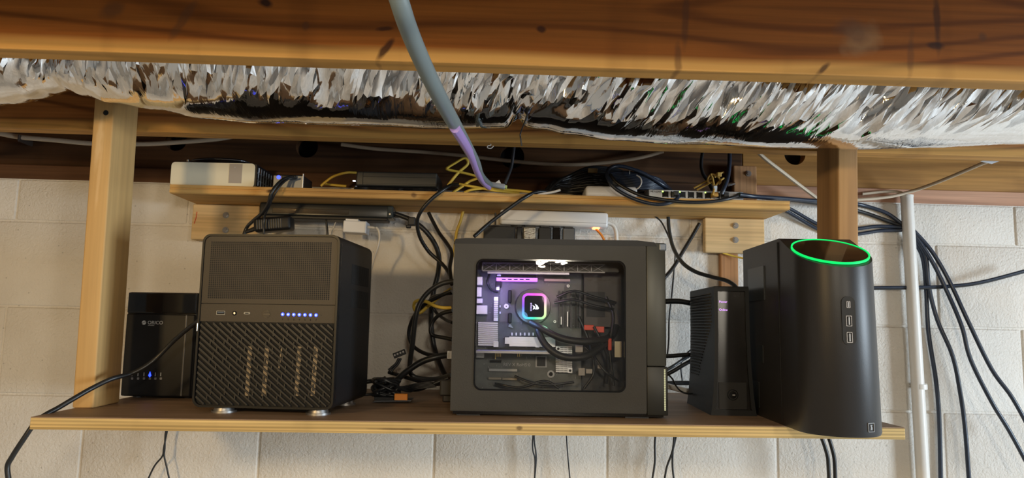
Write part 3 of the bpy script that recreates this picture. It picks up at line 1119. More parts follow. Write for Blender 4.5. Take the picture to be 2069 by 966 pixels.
def crect(bm, px0, px1, py0, py1, d0, d1, r=None):
    """block of the interior whose front face (depth d0) fills the photo rectangle"""
    a, b_ = hit(px0, py1, cs, d0), hit(px1, py0, cs, d0)
    x0, x1 = min(a.x, b_.x), max(a.x, b_.x)
    z0, z1 = min(a.z, b_.z), max(a.z, b_.z)
    if r:
        rbox(bm, x0, x1, d0, d1, z0, z1, r, 2)
    else:
        box(bm, x0, x1, d0, d1, z0, z1)


def cpart(name, px0, px1, py0, py1, d0, d1, m, parent=None, r=None, label=None):
    bm = B(); crect(bm, px0, px1, py0, py1, d0, d1, r)
    return obj(name, bm, m, parent or cs, label=label)


mb = cpart('motherboard', 955, 1175, 548, 795, MBD, MBD+0.002, M_PCBG, label='dark grey motherboard')
cpart('tray', 940, 1285, 515, 800, MBD+0.006, MBD+0.008, mat('tray_black', (0.022, 0.022, 0.023), 0.55))
cpart('grey_plate', 1010, 1140, 560, 650, MBD-0.001, MBD, mat('plate_grey', (0.15, 0.155, 0.15), 0.45, 0.2), mb)
for (a, b_, c, d_) in [(962, 975, 559, 576), (962, 973, 580, 600), (962, 985, 617, 635), (962, 975, 603, 613), (962, 978, 711, 723)]:
    cpart('rear_port', a, b_, c, d_, MBD-0.022, MBD, M_HS, mb, 0.0008)
cpart('capacitor', 1003, 1009, 577, 586, MBD-0.012, MBD, mat('cap_grey', (0.4, 0.4, 0.42), 0.3, 0.7), mb)
cpart('choke', 1001, 1013, 568, 581, MBD-0.012, MBD, M_BLACK, mb, 0.001)
# slim upright heatsink with grooves
hs = cpart('heatsink', 997, 1007, 600, 649, MBD-0.014, MBD, M_HS, mb, 0.0006, label='slim silver heatsink')
for py in range(608, 643, 4):
    cpart('groove', 997.5, 1006.5, py, py+1.2, MBD-0.0143, MBD-0.010, M_DARK, hs)
# finned heatsink at left: separate fins
hs = cpart('heatsink', 966, 1006, 650, 701, MBD-0.006, MBD, mat('hs_base', (0.12, 0.12, 0.13), 0.4, 0.5), mb, label='finned silver heatsink at the left')
for i in range(12):
    py = 652+i*4
    cpart('fin', 966, 1006, py, py+2.0, MBD-0.022, MBD-0.005, M_HS, hs)
cpart('heatsink_corner', 997, 1007, 691, 701, MBD-0.024, MBD-0.004, M_HS, hs)
# lower bar heatsink with rows
hs = cpart('heatsink', 1020, 1125, 681, 701, MBD-0.007, MBD, mat('hs_base2', (0.06, 0.06, 0.06), 0.5), mb, label='long silver bar heatsink below the glowing square')
for i in range(6):
    py = 682+i*3.2
    cpart('fin', 1029, 1122, py, py+1.6, MBD-0.016, MBD-0.006, M_HS, hs)
cpart('heatsink_end', 1020, 1031, 682, 695, MBD-0.018, MBD-0.006, M_HS, hs)
cpart('heatsink_end', 1082, 1090, 683, 702, MBD-0.018, MBD-0.006, M_HS, hs)
for i in range(6):
    cpart('chip_capacitor', 1033+i*8.6, 1036+i*8.6, 672.5, 678, MBD-0.008, MBD, M_WHITEP, mb)
for py in (617, 630):
    cpart('chip_capacitor', 1009, 1012, py, py+4, MBD-0.008, MBD, M_WHITEP, mb)
# square chip heatsink
hs = cpart('heatsink', 1123, 1156, 700, 753, MBD-0.008, MBD, M_DARK, mb, label='square ribbed chip heatsink')
for i in range(14):
    py = 700+i*3.85
    cpart('fin', 1123, 1156, py, py+2.1, MBD-0.016, MBD-0.007, M_HS, hs)
for px in (1131, 1139, 1147):
    cpart('fin', px, px+1.2, 700, 753, MBD-0.0165, MBD-0.007, M_HS, hs)
for px, py in ((1128, 705), (1152, 749)):
    cpart('fin_corner', px-4.5, px+4.5, py-4.5, py+4.5, MBD-0.0165, MBD-0.007, M_HS, hs)
    p = hit(px, py, cs, MBD-0.017)
    bm = B(); cyl(bm, (p.x, p.y, p.z), (p.x, p.y+0.003, p.z), 0.0024, seg=12); obj('push_pin', bm, M_BLACK, hs)
for px, py, r in ((1114, 688, 0.006), (1113, 756, 0.0068)):
    p = hit(px, py, cs, MBD-0.003)
    bm = B()
    cyl(bm, (p.x, p.y, p.z), (p.x, p.y+0.003, p.z), r, seg=18); obj('mount_ring', bm, mat('ring_grey', (0.3, 0.3, 0.3), 0.4, 0.6), mb)
    bm = B(); cyl(bm, (p.x, p.y-0.0006, p.z), (p.x, p.y+0.003, p.z), r*0.55, seg=14); obj('mount_hole', bm, M_DARK, mb)
cpart('processor_chip', 1085, 1102, 722, 740, MBD-0.004, MBD, M_BLACK, mb)
cpart('chip_frame', 1082, 1105, 720, 742, MBD-0.001, MBD, M_PRINT, mb)
# add-in card edge with gold fingers
gp = cpart('expansion_card', 962, 1112, 711, 713.2, MBD-0.07, MBD-0.002, mat('card_edge', (0.42, 0.42, 0.44), 0.4, 0.3), cs)
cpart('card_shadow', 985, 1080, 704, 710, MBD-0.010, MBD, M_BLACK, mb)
for px in (1000, 1003.5, 1007, 1010.5, 1045, 1049):
    cpart('gold_finger', px, px+1.8, 714, 721 if px > 1001 else 726, MBD-0.012, MBD-0.008, M_GOLD, gp)
cpart('slot', 988, 1045, 746, 750, MBD-0.01, MBD, M_PRINT, mb)
cpart('slot', 990, 1013, 728, 732, MBD-0.01, MBD, M_BLACKG, mb)
cpart('slot', 987, 1013, 763, 767, MBD-0.01, MBD, mat('slot_tan', (0.30, 0.26, 0.20), 0.5), mb)
cpart('slot', 1015, 1045, 764, 768, MBD-0.01, MBD, mat('slot_tan', (0.30, 0.26, 0.20), 0.5), mb)
text('REV X RoHS 0', 0.0082, M_PRINT, mb, 'lettering', Matrix.Translation(hit(1017, 739.5, cs, MBD-0.0006)))
# screws, clips
for px, py in ((1023, 619), (1148, 578), (1121, 650), (1030, 649), (1029, 589)):
    p = hit(px, py, cs, MBD-0.008)
    bm = B(); cyl(bm, (p.x, p.y, p.z), (p.x, p.y+0.008, p.z), 0.0045 if px == 1023 else 0.0026, seg=14); s = obj('screw', bm, M_HS, mb)
    bm = B(); cyl(bm, (p.x, p.y-0.0004, p.z), (p.x, p.y+0.001, p.z), 0.0012, seg=6); obj('screw_slot', bm, M_DARK, s)
for py0, py1 in ((586, 612), (632, 653)):
    cpart('cooler_bracket', 1026, 1034, py0, py1, MBD-0.018, MBD-0.004, M_BLACK, mb, 0.002)
p0, p1, p2 = hit(1027, 660, cs, MBD-0.006), hit(1037, 663, cs, MBD-0.006), hit(1030, 653, cs, MBD-0.006)
bm = B(); poly_prism(bm, [(p0.x, p0.z), (p1.x, p1.z), (p2.x, p2.z)], MBD-0.006, MBD); obj('board_mark', bm, M_PRINT, mb)
# memory slots, upright bars on the right of the board
for px in (1128, 1136, 1152, 1163, 1170):
    cpart('memory_slot', px, px+3.5, 588, 662, MBD-0.010, MBD, M_BLACK if px % 2 else M_PCB, mb)
cpart('slot_clip', 1146, 1148, 630, 660, MBD-0.012, MBD, M_HS, mb)
cpart('slot_clip', 1133, 1135, 640, 656, MBD-0.012, MBD, M_HS, mb)
cpart('slot_clip', 1188, 1192, 641, 650, MBD-0.012, MBD, mat('slot_tan', (0.30, 0.26, 0.20), 0.5), mb)
random.seed(3)
bm = B()
for i in range(150):
    px, py = random.uniform(968, 1170), random.uniform(558, 785)
    w_, h_ = random.choice([(2, 1), (1, 2), (3, 1.4), (1.4, 4), (1.2, 1.2)])
    crect(bm, px, px+w_, py, py+h_, MBD-0.003, MBD)
obj('small_components', bm, mat('component_grey', (0.22, 0.22, 0.24), 0.4), mb, kind='stuff')
# memory stick along the top with purple light
ram = cpart('lit_bar', 1003, 1086, 562, 567, MBD-0.030, MBD-0.004, M_PURPLED, mb, label='purple lit bar along the top of the board')
cpart('bar_cover', 1003, 1083, 552, 561, MBD-0.028, MBD-0.002, M_BLACK, mb)
cpart('bar_end', 1004, 1012, 555, 558, MBD-0.030, MBD-0.028, M_WHITEP, mb)
for px in range(1014, 1072, 12):
    cpart('bar_slot', px, px+8, 563.6, 565.8, MBD-0.0304, MBD-0.029, M_DARK, ram)
cpart('power_socket', 1100, 1152, 564, 568, MBD-0.02, MBD-0.004, mat('socket_pink', (0.50, 0.38, 0.36), 0.5), mb)
# radiator with a truss bracket along the ceiling of the case
rad = cpart('radiator', 972, 1250, 524, 546, 0.05, 0.15, mat('radiator_black', (0.028, 0.026, 0.024), 0.5), cs)
a, b_ = hit(975, 547, cs, 0.048), hit(1222, 547, cs, 0.048)
t1 = hit(975, 531, cs, 0.048).z
bm = B()
for z in (a.z, t1):
    box(bm, a.x, b_.x, 0.046, 0.049, z-0.001, z+0.001)
n = 9
for i in range(n):
    x0, x1 = a.x+(b_.x-a.x)*i/n, a.x+(b_.x-a.x)*(i+1)/n
    tube(bm, [Vector((x0, 0.0475, a.z)), Vector((x1, 0.0475, t1))], 0.0007, 4)
    tube(bm, [Vector((x0, 0.0475, t1)), Vector((x1, 0.0475, a.z))], 0.0007, 4)
    box(bm, x0-0.0008, x0+0.0008, 0.046, 0.049, a.z, t1)
obj('radiator_bracket', bm, mat('bracket_grey', (0.13, 0.12, 0.12), 0.35, 0.6), rad)
cpart('bracket_rail', 985, 1150, 551, 552.6, 0.05, 0.06, mat('rail_grey', (0.25, 0.23, 0.28), 0.3, 0.7), rad)
# pump block with its rainbow square
pc = hit(1079.5, 619, cs, MBD-0.042)
bm = B(); cyl(bm, (pc.x-0.002, MBD, pc.z), (pc.x-0.002, MBD-0.038, pc.z), 0.034, 0.031, seg=40)
pump = obj('cooler_pump', bm, mat('pump_black', (0.02, 0.02, 0.022), 0.3), cs, smooth=0.7)
e0, e1 = hit(1055, 645, cs, MBD-0.042), hit(1105, 593, cs, MBD-0.042)
hx_, hz_ = (e1.x-e0.x)/2, (e1.z-e0.z)/2
bm = B(); poly_prism(bm, rrect(pc.x-hx_, pc.x+hx_, pc.z-hz_, pc.z+hz_, 0.010, 6), MBD-0.0405, MBD-0.034); obj('pump_cap', bm, M_BLACKG, pump)


def rainbow():
    m = bpy.data.materials.new('rainbow_ring')
    m.use_nodes = True
    nt = m.node_tree
    N, L = nt.nodes, nt.links
    b = N['Principled BSDF']
    b.inputs['Base Color'].default_value = (0.02, 0.02, 0.02, 1)
    tc = N.new('ShaderNodeTexCoord')
    sub = N.new('ShaderNodeVectorMath'); sub.operation = 'SUBTRACT'; sub.inputs[1].default_value = pc
    L.new(tc.outputs['Object'], sub.inputs[0])
    sp = N.new('ShaderNodeSeparateXYZ'); L.new(sub.outputs[0], sp.inputs[0])
    at2 = N.new('ShaderNodeMath'); at2.operation = 'ARCTAN2'
    L.new(sp.outputs['Z'], at2.inputs[0]); L.new(sp.outputs['X'], at2.inputs[1])
    mr = N.new('ShaderNodeMapRange')
    mr.inputs['From Min'].default_value, mr.inputs['From Max'].default_value = -math.pi, math.pi
    L.new(at2.outputs[0], mr.inputs['Value'])
    r = N.new('ShaderNodeValToRGB')
    cr = r.color_ramp
    cr.elements[0].position, cr.elements[0].color = 0.0, (0.22, 0.08, 1.0, 1)
    cr.elements[1].position, cr.elements[1].color = 1.0, (0.22, 0.08, 1.0, 1)
    for p_, c_ in ((0.13, (0.03, 0.5, 1.0, 1)), (0.25, (0.03, 0.9, 0.45, 1)), (0.38, (0.6, 0.95, 0.35, 1)), (0.5, (1.0, 0.75, 0.6, 1)),
                   (0.62, (1.0, 0.22, 0.65, 1)), (0.75, (0.95, 0.08, 0.75, 1)), (0.88, (0.6, 0.08, 1.0, 1))):
        e = cr.elements.new(p_); e.color = c_
    L.new(mr.outputs[0], r.inputs['Fac'])
    L.new(r.outputs['Color'], b.inputs['Emission Color'])
    b.inputs['Emission Strength'].default_value = 1.35
    return m


bm = B(); frame_prism(bm, rrect(pc.x-hx_, pc.x+hx_, pc.z-hz_, pc.z+hz_, 0.010, 6), rrect(pc.x-hx_+0.0042, pc.x+hx_-0.0042, pc.z-hz_+0.0042, pc.z+hz_-0.0042, 0.0065, 6), MBD-0.0425, MBD-0.040)
obj('rainbow_ring', bm, rainbow(), pump, label='rainbow glowing square ring')
# emblem on the pump: three swept sails and a word stood on end
for i, (s, ox) in enumerate(((1.0, 0.003), (0.75, -0.0015), (0.5, 0.0062))):
    bm = B()
    x, z = pc.x+ox, pc.z-0.004
    poly_prism(bm, [(x-0.001, z-0.002), (x+0.0045*s, z), (x+0.0035*s, z+0.005*s), (x-0.002, z+0.0085*s), (x+0.0005, z+0.003*s)], MBD-0.0412, MBD-0.0404)
    obj('emblem_sail', bm, mat('emblem_light', (0.9, 0.9, 0.95), 0.4, emit=(0.85, 0.9, 1.0), estr=1.1), pump)
text('CORSAIR', 0.0036, mat('emblem_text', (0.8, 0.7, 0.95), 0.4, emit=(0.75, 0.5, 1.0), estr=0.9), pump, 'lettering', Matrix.Translation((pc.x-0.0045, MBD-0.0406, pc.z-0.0085)) @ Matrix.Rotation(-math.pi/2, 4, 'Y'))
# the cooler's and the lit bar's own coloured light
for px, py, d_, e_, col in ((1000, 590, 0.03, 0.22, (0.46, 0.34, 1.0)), (1055, 640, 0.045, 0.07, (0.25, 0.55, 1.0)), (1110, 600, 0.04, 0.05, (1.0, 0.55, 0.8)), (1100, 660, 0.045, 0.05, (0.4, 1.0, 0.6))):
    ld = bpy.data.lights.new('cooler_glow', 'POINT'); ld.energy = e_; ld.color = col; ld.shadow_soft_size = 0.012
    lo = bpy.data.objects.new('cooler_glow', ld); COL.objects.link(lo); lo.location = cs.matrix_basis @ hit(px, py, cs, d_)
# coolant hoses
for k_, pth in enumerate(([(1073, 652, .06), (1095, 664, .045), (1130, 682, .035), (1170, 690, .035), (1205, 688, .045), (1235, 680, .07), (1246, 660, .09)],
                          [(1086, 655, .06), (1090, 675, .045), (1105, 700, .035), (1135, 720, .03), (1175, 722, .03), (1205, 708, .045), (1232, 685, .07)])):
    bm = B()
    P = smooth_path([hit(*q[:2], cs, q[2]) for q in pth])
    tube(bm, P, 0.0062, 10)
    obj('coolant_hose', bm, mat('hose_black', (0.016, 0.016, 0.017), 0.42, bump=(600, 0.3)), pump, smooth=1.2)
# loom of wires, plugs, drive cage at the right
cpart('drive_cage', 1180, 1255, 552, 660, 0.09, 0.16, mat('cage_brown', (0.05, 0.042, 0.036), 0.5), cs)
cpart('cage_slot', 1185, 1222, 590, 640, 0.088, 0.09, M_BLACK, cs)
for (a0, a1, b0, b1, z_) in ((1181, 1200, 657, 667, 0), (1202, 1221, 660, 672, 0), (1229, 1236, 684, 708, 0)):
    bm = B(); crect(bm, a0, a1, b0, b1, 0.055, 0.065, 0.001)
    obj('red_plug', bm, M_RED, cs, label='red drive plug')
for (a0, a1, b0, b1) in ((1163, 1178, 697, 712), (1169, 1182, 744, 759), (1184, 1197, 746, 755), (1208, 1216, 738, 745)):
    cpart('white_plug', a0, a1, b0, b1, 0.06, 0.07, mat('plug_tan', (0.34, 0.31, 0.28), 0.5), cs, 0.0008)
wires = [[(1200, 660, .05), (1215, 690, .05), (1230, 730, .06), (1225, 775, .07)], [(1225, 600, .08), (1240, 640, .07), (1232, 700, .06), (1240, 780, .06)],
         [(1180, 700, .065), (1200, 720, .06), (1222, 750, .05), (1250, 770, .06)], [(1170, 640, .09), (1190, 690, .08), (1200, 750, .07), (1180, 785, .07)],
         [(1040, 760, .08), (1070, 772, .07), (1110, 778, .07), (1160, 772, .07)], [(1000, 775, .08), (1050, 783, .07), (1100, 770, .07), (1130, 785, .07)],
         [(990, 552, .08), (985, 570, .07), (992, 585, .08), (1005, 590, .09)], [(1125, 600, .07), (1160, 588, .06), (1200, 600, .06), (1245, 612, .07)],
         [(1120, 612, .07), (1160, 606, .06), (1200, 618, .06), (1240, 625, .07)]]
for wv in wires:
    bm = B(); tube(bm, smooth_path([hit(*q[:2], cs, q[2]) for q in wv]), 0.0024, 6); obj('wire', bm, M_CABLE, cs, smooth=1.2)
cpart('silver_tab', 1242, 1256, 690, 722, 0.05, 0.053, mat('tab_tan', (0.42, 0.36, 0.24), 0.35, 0.5), cs)

# ------------------------------------------------------------------ modem
W, D, H = 0.063, 0.195, 0.227
md_ = thing('cable_modem', 'slim upright black modem between the windowed case and the black tower', 'modem', (0.437, 1.301, zs(0.437)), -0.063, -TILT)
prof = [(0.0, 0.0405), (0.012, 0.0385), (0.04, 0.0355), (0.09, 0.0325), (0.15, 0.0312), (H, 0.0312)]
outl = [(w_, z) for z, w_ in prof] + [(-w_, z) for z, w_ in prof[::-1]]
M_MODEM = mat('modem_black', (0.008, 0.0085, 0.009), 0.5, spec=0.25)
bm = B(); poly_prism(bm, outl, 0.0, D); obj('body', bm, M_MODEM, md_)
inn = [(w_-0.0075 if z < 0.03 else w_-0.0065, max(0.010, min(H-0.006, z))) for z, w_ in prof]
inl = [(w_, z) for w_, z in inn] + [(-w_, z) for w_, z in inn[::-1]]
bm = B(); frame_prism(bm, outl, inl, -0.010, 0.0); obj('front_frame', bm, M_MODEM, md_)
bm = B(); poly_prism(bm, inl, -0.004, -0.001); fp = obj('front_panel', bm, mat('smoked_panel', (0.012, 0.011, 0.011), 0.18, var=0.3, vscale=40), md_)
p = hit(1480, 798, md_, -0.004)
bm = B(); box(bm, -0.0245, 0.0245, -0.0055, -0.0035, 0.011, p.z+0.022); obj('lower_panel', bm, mat('modem_grey', (0.018, 0.0175, 0.017), 0.5, spec=0.25), md_)
for r_, y_, m_ in ((0.0098, -0.0062, M_BLACKG), (0.0082, -0.0068, mat('modem_grey', (0, 0, 0))), (0.0066, -0.0072, M_BLACKG)):
    bm = B(); cyl(bm, (p.x, -0.004, p.z), (p.x, y_, p.z), r_, seg=28); obj('round_button', bm, m_, md_)
bm = B(); rbox(bm, p.x-0.001, p.x+0.004, -0.0077, -0.007, p.z-0.0008, p.z+0.0008, 0.0003, 1); obj('button_mark', bm, M_PRINT, md_)
for py, tx in ((610, 'Power'), (626, 'Online')):
    p = hit(1448, py, md_, -0.0042)
    bm = B(); box(bm, p.x-0.0014, p.x+0.0014, -0.0048, -0.004, p.z-0.003, p.z+0.003); obj('blue_light', bm, M_BLUELED, fp)
    text(tx, 0.0056, M_VIOTXT, fp, 'lettering', Matrix.Translation((p.x+0.0042, -0.0044, p.z-0.0016)))
for py in (650, 668, 684):
    p = hit(1448, py, md_, -0.0042)
    bm = B(); box(bm, p.x-0.0004, p.x+0.0004, -0.0046, -0.004, p.z-0.004, p.z+0.004); obj('dim_light', bm, M_PRINT, fp)
# woven relief on the left flank
bm = B()
for j in range(30):
    z = 0.052+j*0.0057
    for i in range(15):
        y = 0.012+i*0.0123+(0.006 if j % 2 else 0)
        if z < 0.05+max(0, (0.11-y))*1.05+0.012:
            continue
        if y > D-0.012:
            continue
        x = -(0.0312 + (0.0013 if z < 0.15 else 0)*(0.15-z)/0.06)
        v0 = [bm.verts.new(v) for v in ((x+0.001, y, z+0.0021), (x+0.001, y+0.011, z+0.0021), (x-0.0032, y+0.009, z-0.0008), (x-0.0032, y+0.002, z-0.0008), (x+0.001, y, z-0.0021), (x+0.001, y+0.011, z-0.0021))]
        for f in ((0, 1, 2, 3), (3, 2, 5, 4), (0, 3, 4), (1, 5, 2)):
            bm.faces.new([v0[q] for q in f])
obj('woven_relief', bm, M_MODEM, md_, kind='stuff', label='woven pattern of small raised ribs')
bm = B(); rbox(bm, -0.0312, 0.0312, -0.010, D, H-0.001, H+0.003, 0.0012, 2); obj('top_cap', bm, M_MODEM, md_)

# ------------------------------------------------------------------ rounded tower with a green ring
tw = thing('tower_computer', 'tall rounded black tower computer with a glowing green ring overhanging the shelf edge', 'computer',
           (0.531, 1.047, zs(0.531)), -0.05, -TILT)
TW, TD, TB = 0.121, 0.335, 0.060
a_ = TW/2
fz = hit(1682, 539, tw, 0.0).z
tz = at(1497, 507, 1.38).z - zs(0.536)
ys = 0.125
SLP = (tz-fz)/ys


def top_z(y):
    return min(tz, fz+SLP*y)


foot = []
for i in range(25):
    t = math.pi*i/24
    foot.append((-a_*math.cos(t), TB-TB*math.sin(t)))
foot = [(-a_, TD-0.01), (-a_, ys)] + foot + [(a_, ys), (a_, TD-0.01), (a_-0.01, TD), (-a_+0.01, TD)]
bm = B()
bt = [bm.verts.new((x*0.985, y+0.002, 0.0)) for x, y in foot]
b2 = [bm.verts.new((x, y, 0.004)) for x, y in foot]
tp = [bm.verts.new((x*0.97, y+0.004*(1 if y < 0.1 else 0), top_z(y))) for x, y in foot]
n = len(foot)
for i in range(n):
    j = (i+1) % n
    bm.faces.new((b2[i], b2[j], tp[j], tp[i]))
    bm.faces.new((bt[i], bt[j], b2[j], b2[i]))
bm.faces.new(bt[::-1])
# slanted face and flat top
iL = 1
iR = n-4
bm.faces.new(tp[iL:iR+1])
bm.faces.new([tp[0], tp[iL]] + [tp[iR]] + tp[iR+1:])
obj('shell', bm, M_TOWER, tw, smooth=0.6)
# ring on the slanted face
nrm = Vector((0, -SLP, 1)).normalized()
ang = math.atan(SLP)
cy = 0.066
Mr = Matrix.Translation((0, cy, fz+SLP*cy)) @ Matrix.Rotation(ang, 4, 'X')


def disc_ring(bm, ra, rb, inner, h0, h1):
    N_ = 64
    V = []
    for (q, hh) in ((1.0, h0), (1.0, h1), (inner, h1), (inner, h0)):
        V.append([bm.verts.new(Mr @ Vector((ra*q*math.cos(2*math.pi*k/N_), rb*q*math.sin(2*math.pi*k/N_), hh))) for k in range(N_)])
    for u in range(4):
        A_, B_ = V[u], V[(u+1) % 4]
        for k in range(N_):
            j = (k+1) % N_
            bm.faces.new((A_[k], A_[j], B_[j], B_[k]))


bm = B(); disc_ring(bm, 0.0575, 0.059, 0.962, -0.001, 0.0022); obj('green_ring', bm, M_GREENRING, tw, smooth=0.6, label='glowing green ring')
bm = B()
N_ = 48
bm.faces.new([bm.verts.new(Mr @ Vector((0.055*math.cos(2*math.pi*k/N_), 0.0565*math.sin(2*math.pi*k/N_), 0.0012))) for k in range(N_)])
obj('ring_glass', bm, mat('ring_gloss', (0.03, 0.018, 0.010), 0.06), tw, label='dark glossy disc inside the ring')


def on_front(px, py):
    """frame on the rounded front at a photo pixel: origin, x along the surface, y into it"""
    Mi = tw.matrix_basis.inverted()
    o = Mi @ CAM
    v = (Mi.to_3x3() @ (fw*F + rt*(px-1034.5) + up*(483-py))).normalized()
    t = (0.0-o.y)/v.y
    for _ in range(60):
        q = o+v*t
        g = max(0, min(1, q.z/tz))
        xx = max(-1, min(1, q.x/(a_*(1-0.03*g))))
        ysurf = TB-TB*math.sqrt(max(0, 1-xx*xx))+0.004*g
        t += (ysurf-q.y)/v.y*0.5
    q = o+v*t
    th = math.asin(max(-0.98, min(0.98, q.x/a_)))
    nx_, ny_ = math.sin(th)/a_, -math.cos(th)/TB
    nn = Vector((nx_, ny_, 0)).normalized()
    tx = Vector((-nn.y, nn.x, 0))
    Mx = Matrix(((tx.x, -nn.x, 0, q.x), (tx.y, -nn.y, 0, q.y), (tx.z, 0, 1, q.z), (0, 0, 0, 1)))
    return Mx


Mx = on_front(1715, 648)
lp = [(x, z) for x, z in rrect(-0.0098, 0.0098, -0.036, 0.036, 0.0096, 6)]
bm = B(); poly_prism(bm, lp, -0.0006, 0.004, Mx); pp = obj('port_plate', bm, mat('plate_dark', (0.012, 0.012, 0.012), 0.45, spec=0.3), tw)
for zc, ww, hh in ((0.0235, 0.0028, 0.0080), (-0.0005, 0.0042, 0.0125), (-0.0245, 0.0042, 0.0125)):
    bm = B()
    Mz = Mx @ Matrix.Translation((0, -0.0012, zc))
    t = B(); frame_prism(t, rrect(-ww, ww, -hh*0.62, hh*0.62, 0.0008, 2), rrect(-ww+0.0009, ww-0.0009, -hh*0.62+0.0009, hh*0.62-0.0009, 0.0005, 2), 0, 0.003); t.transform(Mz); absorb(bm, t)
    po = obj('usb_port', bm, mat('port_steel', (0.26, 0.25, 0.25), 0.4, 0.8), tw)
    bm = B(); box(bm, -ww+0.0009, ww-0.0009, 0.0006, 0.003, -hh*0.62+0.0009, hh*0.62-0.0009, Mz); obj('usb_opening', bm, M_DARK, tw)
    bm = B(); box(bm, -0.0006, 0.0006+ww*0.2, 0.0002, 0.002, -hh*0.45, hh*0.45, Mz); obj('usb_tongue', bm, M_PRINT, tw)
Mx = on_front(1760, 864)
bm = B(); t = B(); frame_prism(t, rrect(-0.0060, 0.0060, -0.0065, 0.0065, 0.0006, 1), rrect(-0.0052, 0.0052, -0.0057, 0.0057, 0.0004, 1), -0.0008, 0.001); t.transform(Mx); absorb(bm, t); obj('badge_frame', bm, mat('badge_grey', (0.20, 0.20, 0.20), 0.5), tw)
bm = B()
poly_prism(bm, [(-0.002, -0.0035), (0.002, -0.0035), (0.002, 0.0), (0.0008, 0.0012), (0.002, 0.0036), (-0.002, 0.0036), (-0.0012, 0.0)], -0.0008, 0.001, Mx); obj('badge_mark', bm, mat('badge_grey', (0, 0, 0)), tw)
# faint side panel outlines and stickers on the left flank
for (y0, y1, z0, z1) in ((0.20, 0.29, 0.205, 0.265), (0.215, 0.25, 0.095, 0.125), (0.24, 0.30, 0.015, 0.06)):
    bm = B(); box(bm, -a_-0.0006, -a_+0.003, y0, y1, z0, z1); obj('side_panel', bm, mat('flank_panel', (0.016, 0.018, 0.018), 0.3), tw)
bm = B(); box(bm, -a_-0.0004, -a_+0.003, 0.128, 0.1288, 0.006, tz-0.006); obj('side_seam', bm, M_DARK, tw)
# ================================================================== things on and under the upper shelf
# ------------------------------------------------------------------ cream router lying on its side
p = at(430, 374, 1.565)
cd_ = thing('router_box', 'cream white box with a grey label band at the left end of the shelf', 'router', (p.x, 1.565, UZ), -0.03)
L2 = 0.094
bm = B(); poly_prism(bm, rrect(-L2, L2-0.004, 0.0, 0.0535, 0.008, 4), 0.0, 0.105); obj('shell', bm, M_CREAM, cd_, smooth=0.7)
bm = B(); a = hit(463, 350, cd_, 0).x; b_ = hit(489, 350, cd_, 0).x
box(bm, a, b_, -0.0005, 0.002, 0.009, 0.0520); obj('label_band', bm, M_GREYLBL, cd_)
bm = B(); cyl(bm, (a+0.012, -0.0008, 0.044), (a+0.012, 0.001, 0.044), 0.0016, seg=10); obj('label_dot', bm, M_PRINT, cd_)
bm = B(); poly_prism(bm, rrect(L2-0.006, L2, 0.001, 0.0525, 0.002, 2), 0.001, 0.104); cap_ = obj('end_plate', bm, M_BLACK, cd_)
for i in range(6):
    y = 0.010+i*0.0165
    bm = B(); rbox(bm, L2-0.001, L2+0.0012, y, y+0.0045, 0.006, 0.047, 0.0008, 1); obj('end_rib', bm, M_GREYMET, cap_)
for z in (0.018, 0.034):
    bm = B(); rbox(bm, L2-0.001, L2+0.0008, 0.006, 0.098, z-0.0014, z+0.0014, 0.0005, 1); obj('end_rib', bm, M_GREYMET, cap_)
bm = B(); rbox(bm, L2-0.001, L2+0.0016, 0.012, 0.026, 0.035, 0.047, 0.001, 1); obj('end_port', bm, M_SILVER, cap_)
# black puck on top
p = at(446, 318, 1.625)
pk = thing('round_puck', 'flat round black puck lying on top of the cream box', 'puck', (p.x, 1.625, UZ+0.054), 0, -0.02)
bm = B()
prf = [(0.001, 0.0), (0.055, 0.0), (0.066, 0.005), (0.067, 0.012), (0.062, 0.017), (0.02, 0.019), (0.001, 0.019)]
rg = []
for r_, z_ in prf:
    rg.append([bm.verts.new((r_*math.cos(2*math.pi*k/40), 0.55*r_*math.sin(2*math.pi*k/40), z_)) for k in range(40)])
for A_, B_ in zip(rg, rg[1:]):
    for k in range(40):
        j = (k+1) % 40
        bm.faces.new((A_[k], A_[j], B_[j], B_[k]))
bm.faces.new(rg[0][::-1]); bm.faces.new(rg[-1])
obj('dome', bm, M_BLACKG, pk, smooth=0.8)
bm = B(); tube(bm, [Vector((0.0665*math.cos(t), 0.55*0.0665*math.sin(t), 0.013)) for t in [math.pi+math.pi*i/30 for i in range(31)]], 0.0008, 5); obj('rim_line', bm, mat('rim_soft', (0.10, 0.10, 0.11), 0.3, 0.6), pk)
bm = B(); rbox(bm, -0.068, -0.063, -0.02, -0.012, 0.010, 0.016, 0.001, 1); obj('clip', bm, M_SILVER, pk)
# mini computer
p = at(582, 376, 1.575)
mp_ = thing('mini_computer', 'small grey mini computer with a blue power light on the upper shelf', 'computer', (p.x, 1.575, UZ), -0.02)
bm = B(); rbox(bm, -0.0325, 0.0325, 0.0, 0.075, 0.002, 0.0335, 0.002, 2); obj('body', bm, M_BLACK, mp_)
bm = B(); rbox(bm, -0.033, 0.033, -0.002, 0.003, 0.0015, 0.0315, 0.0012, 2); obj('front_plate', bm, M_GREYMET, mp_)
bm = B(); rbox(bm, 0.031, 0.0335, -0.0024, 0.004, 0.0010, 0.037, 0.0008, 1); obj('corner_post', bm, M_SILVER, mp_)
p = hit(563, 358, mp_, -0.0022)
bm = B(); cyl(bm, (p.x, -0.002, p.z), (p.x, -0.0028, p.z), 0.0042, seg=18); obj('power_light', bm, M_BLUELED, mp_, label='blue power light')
bm = B(); tube(bm, [p+Vector((0, -0.001, 0.003)), p+Vector((0, -0.001, -0.0003))], 0.0004, 4); obj('power_mark', bm, M_WHITEP, mp_)
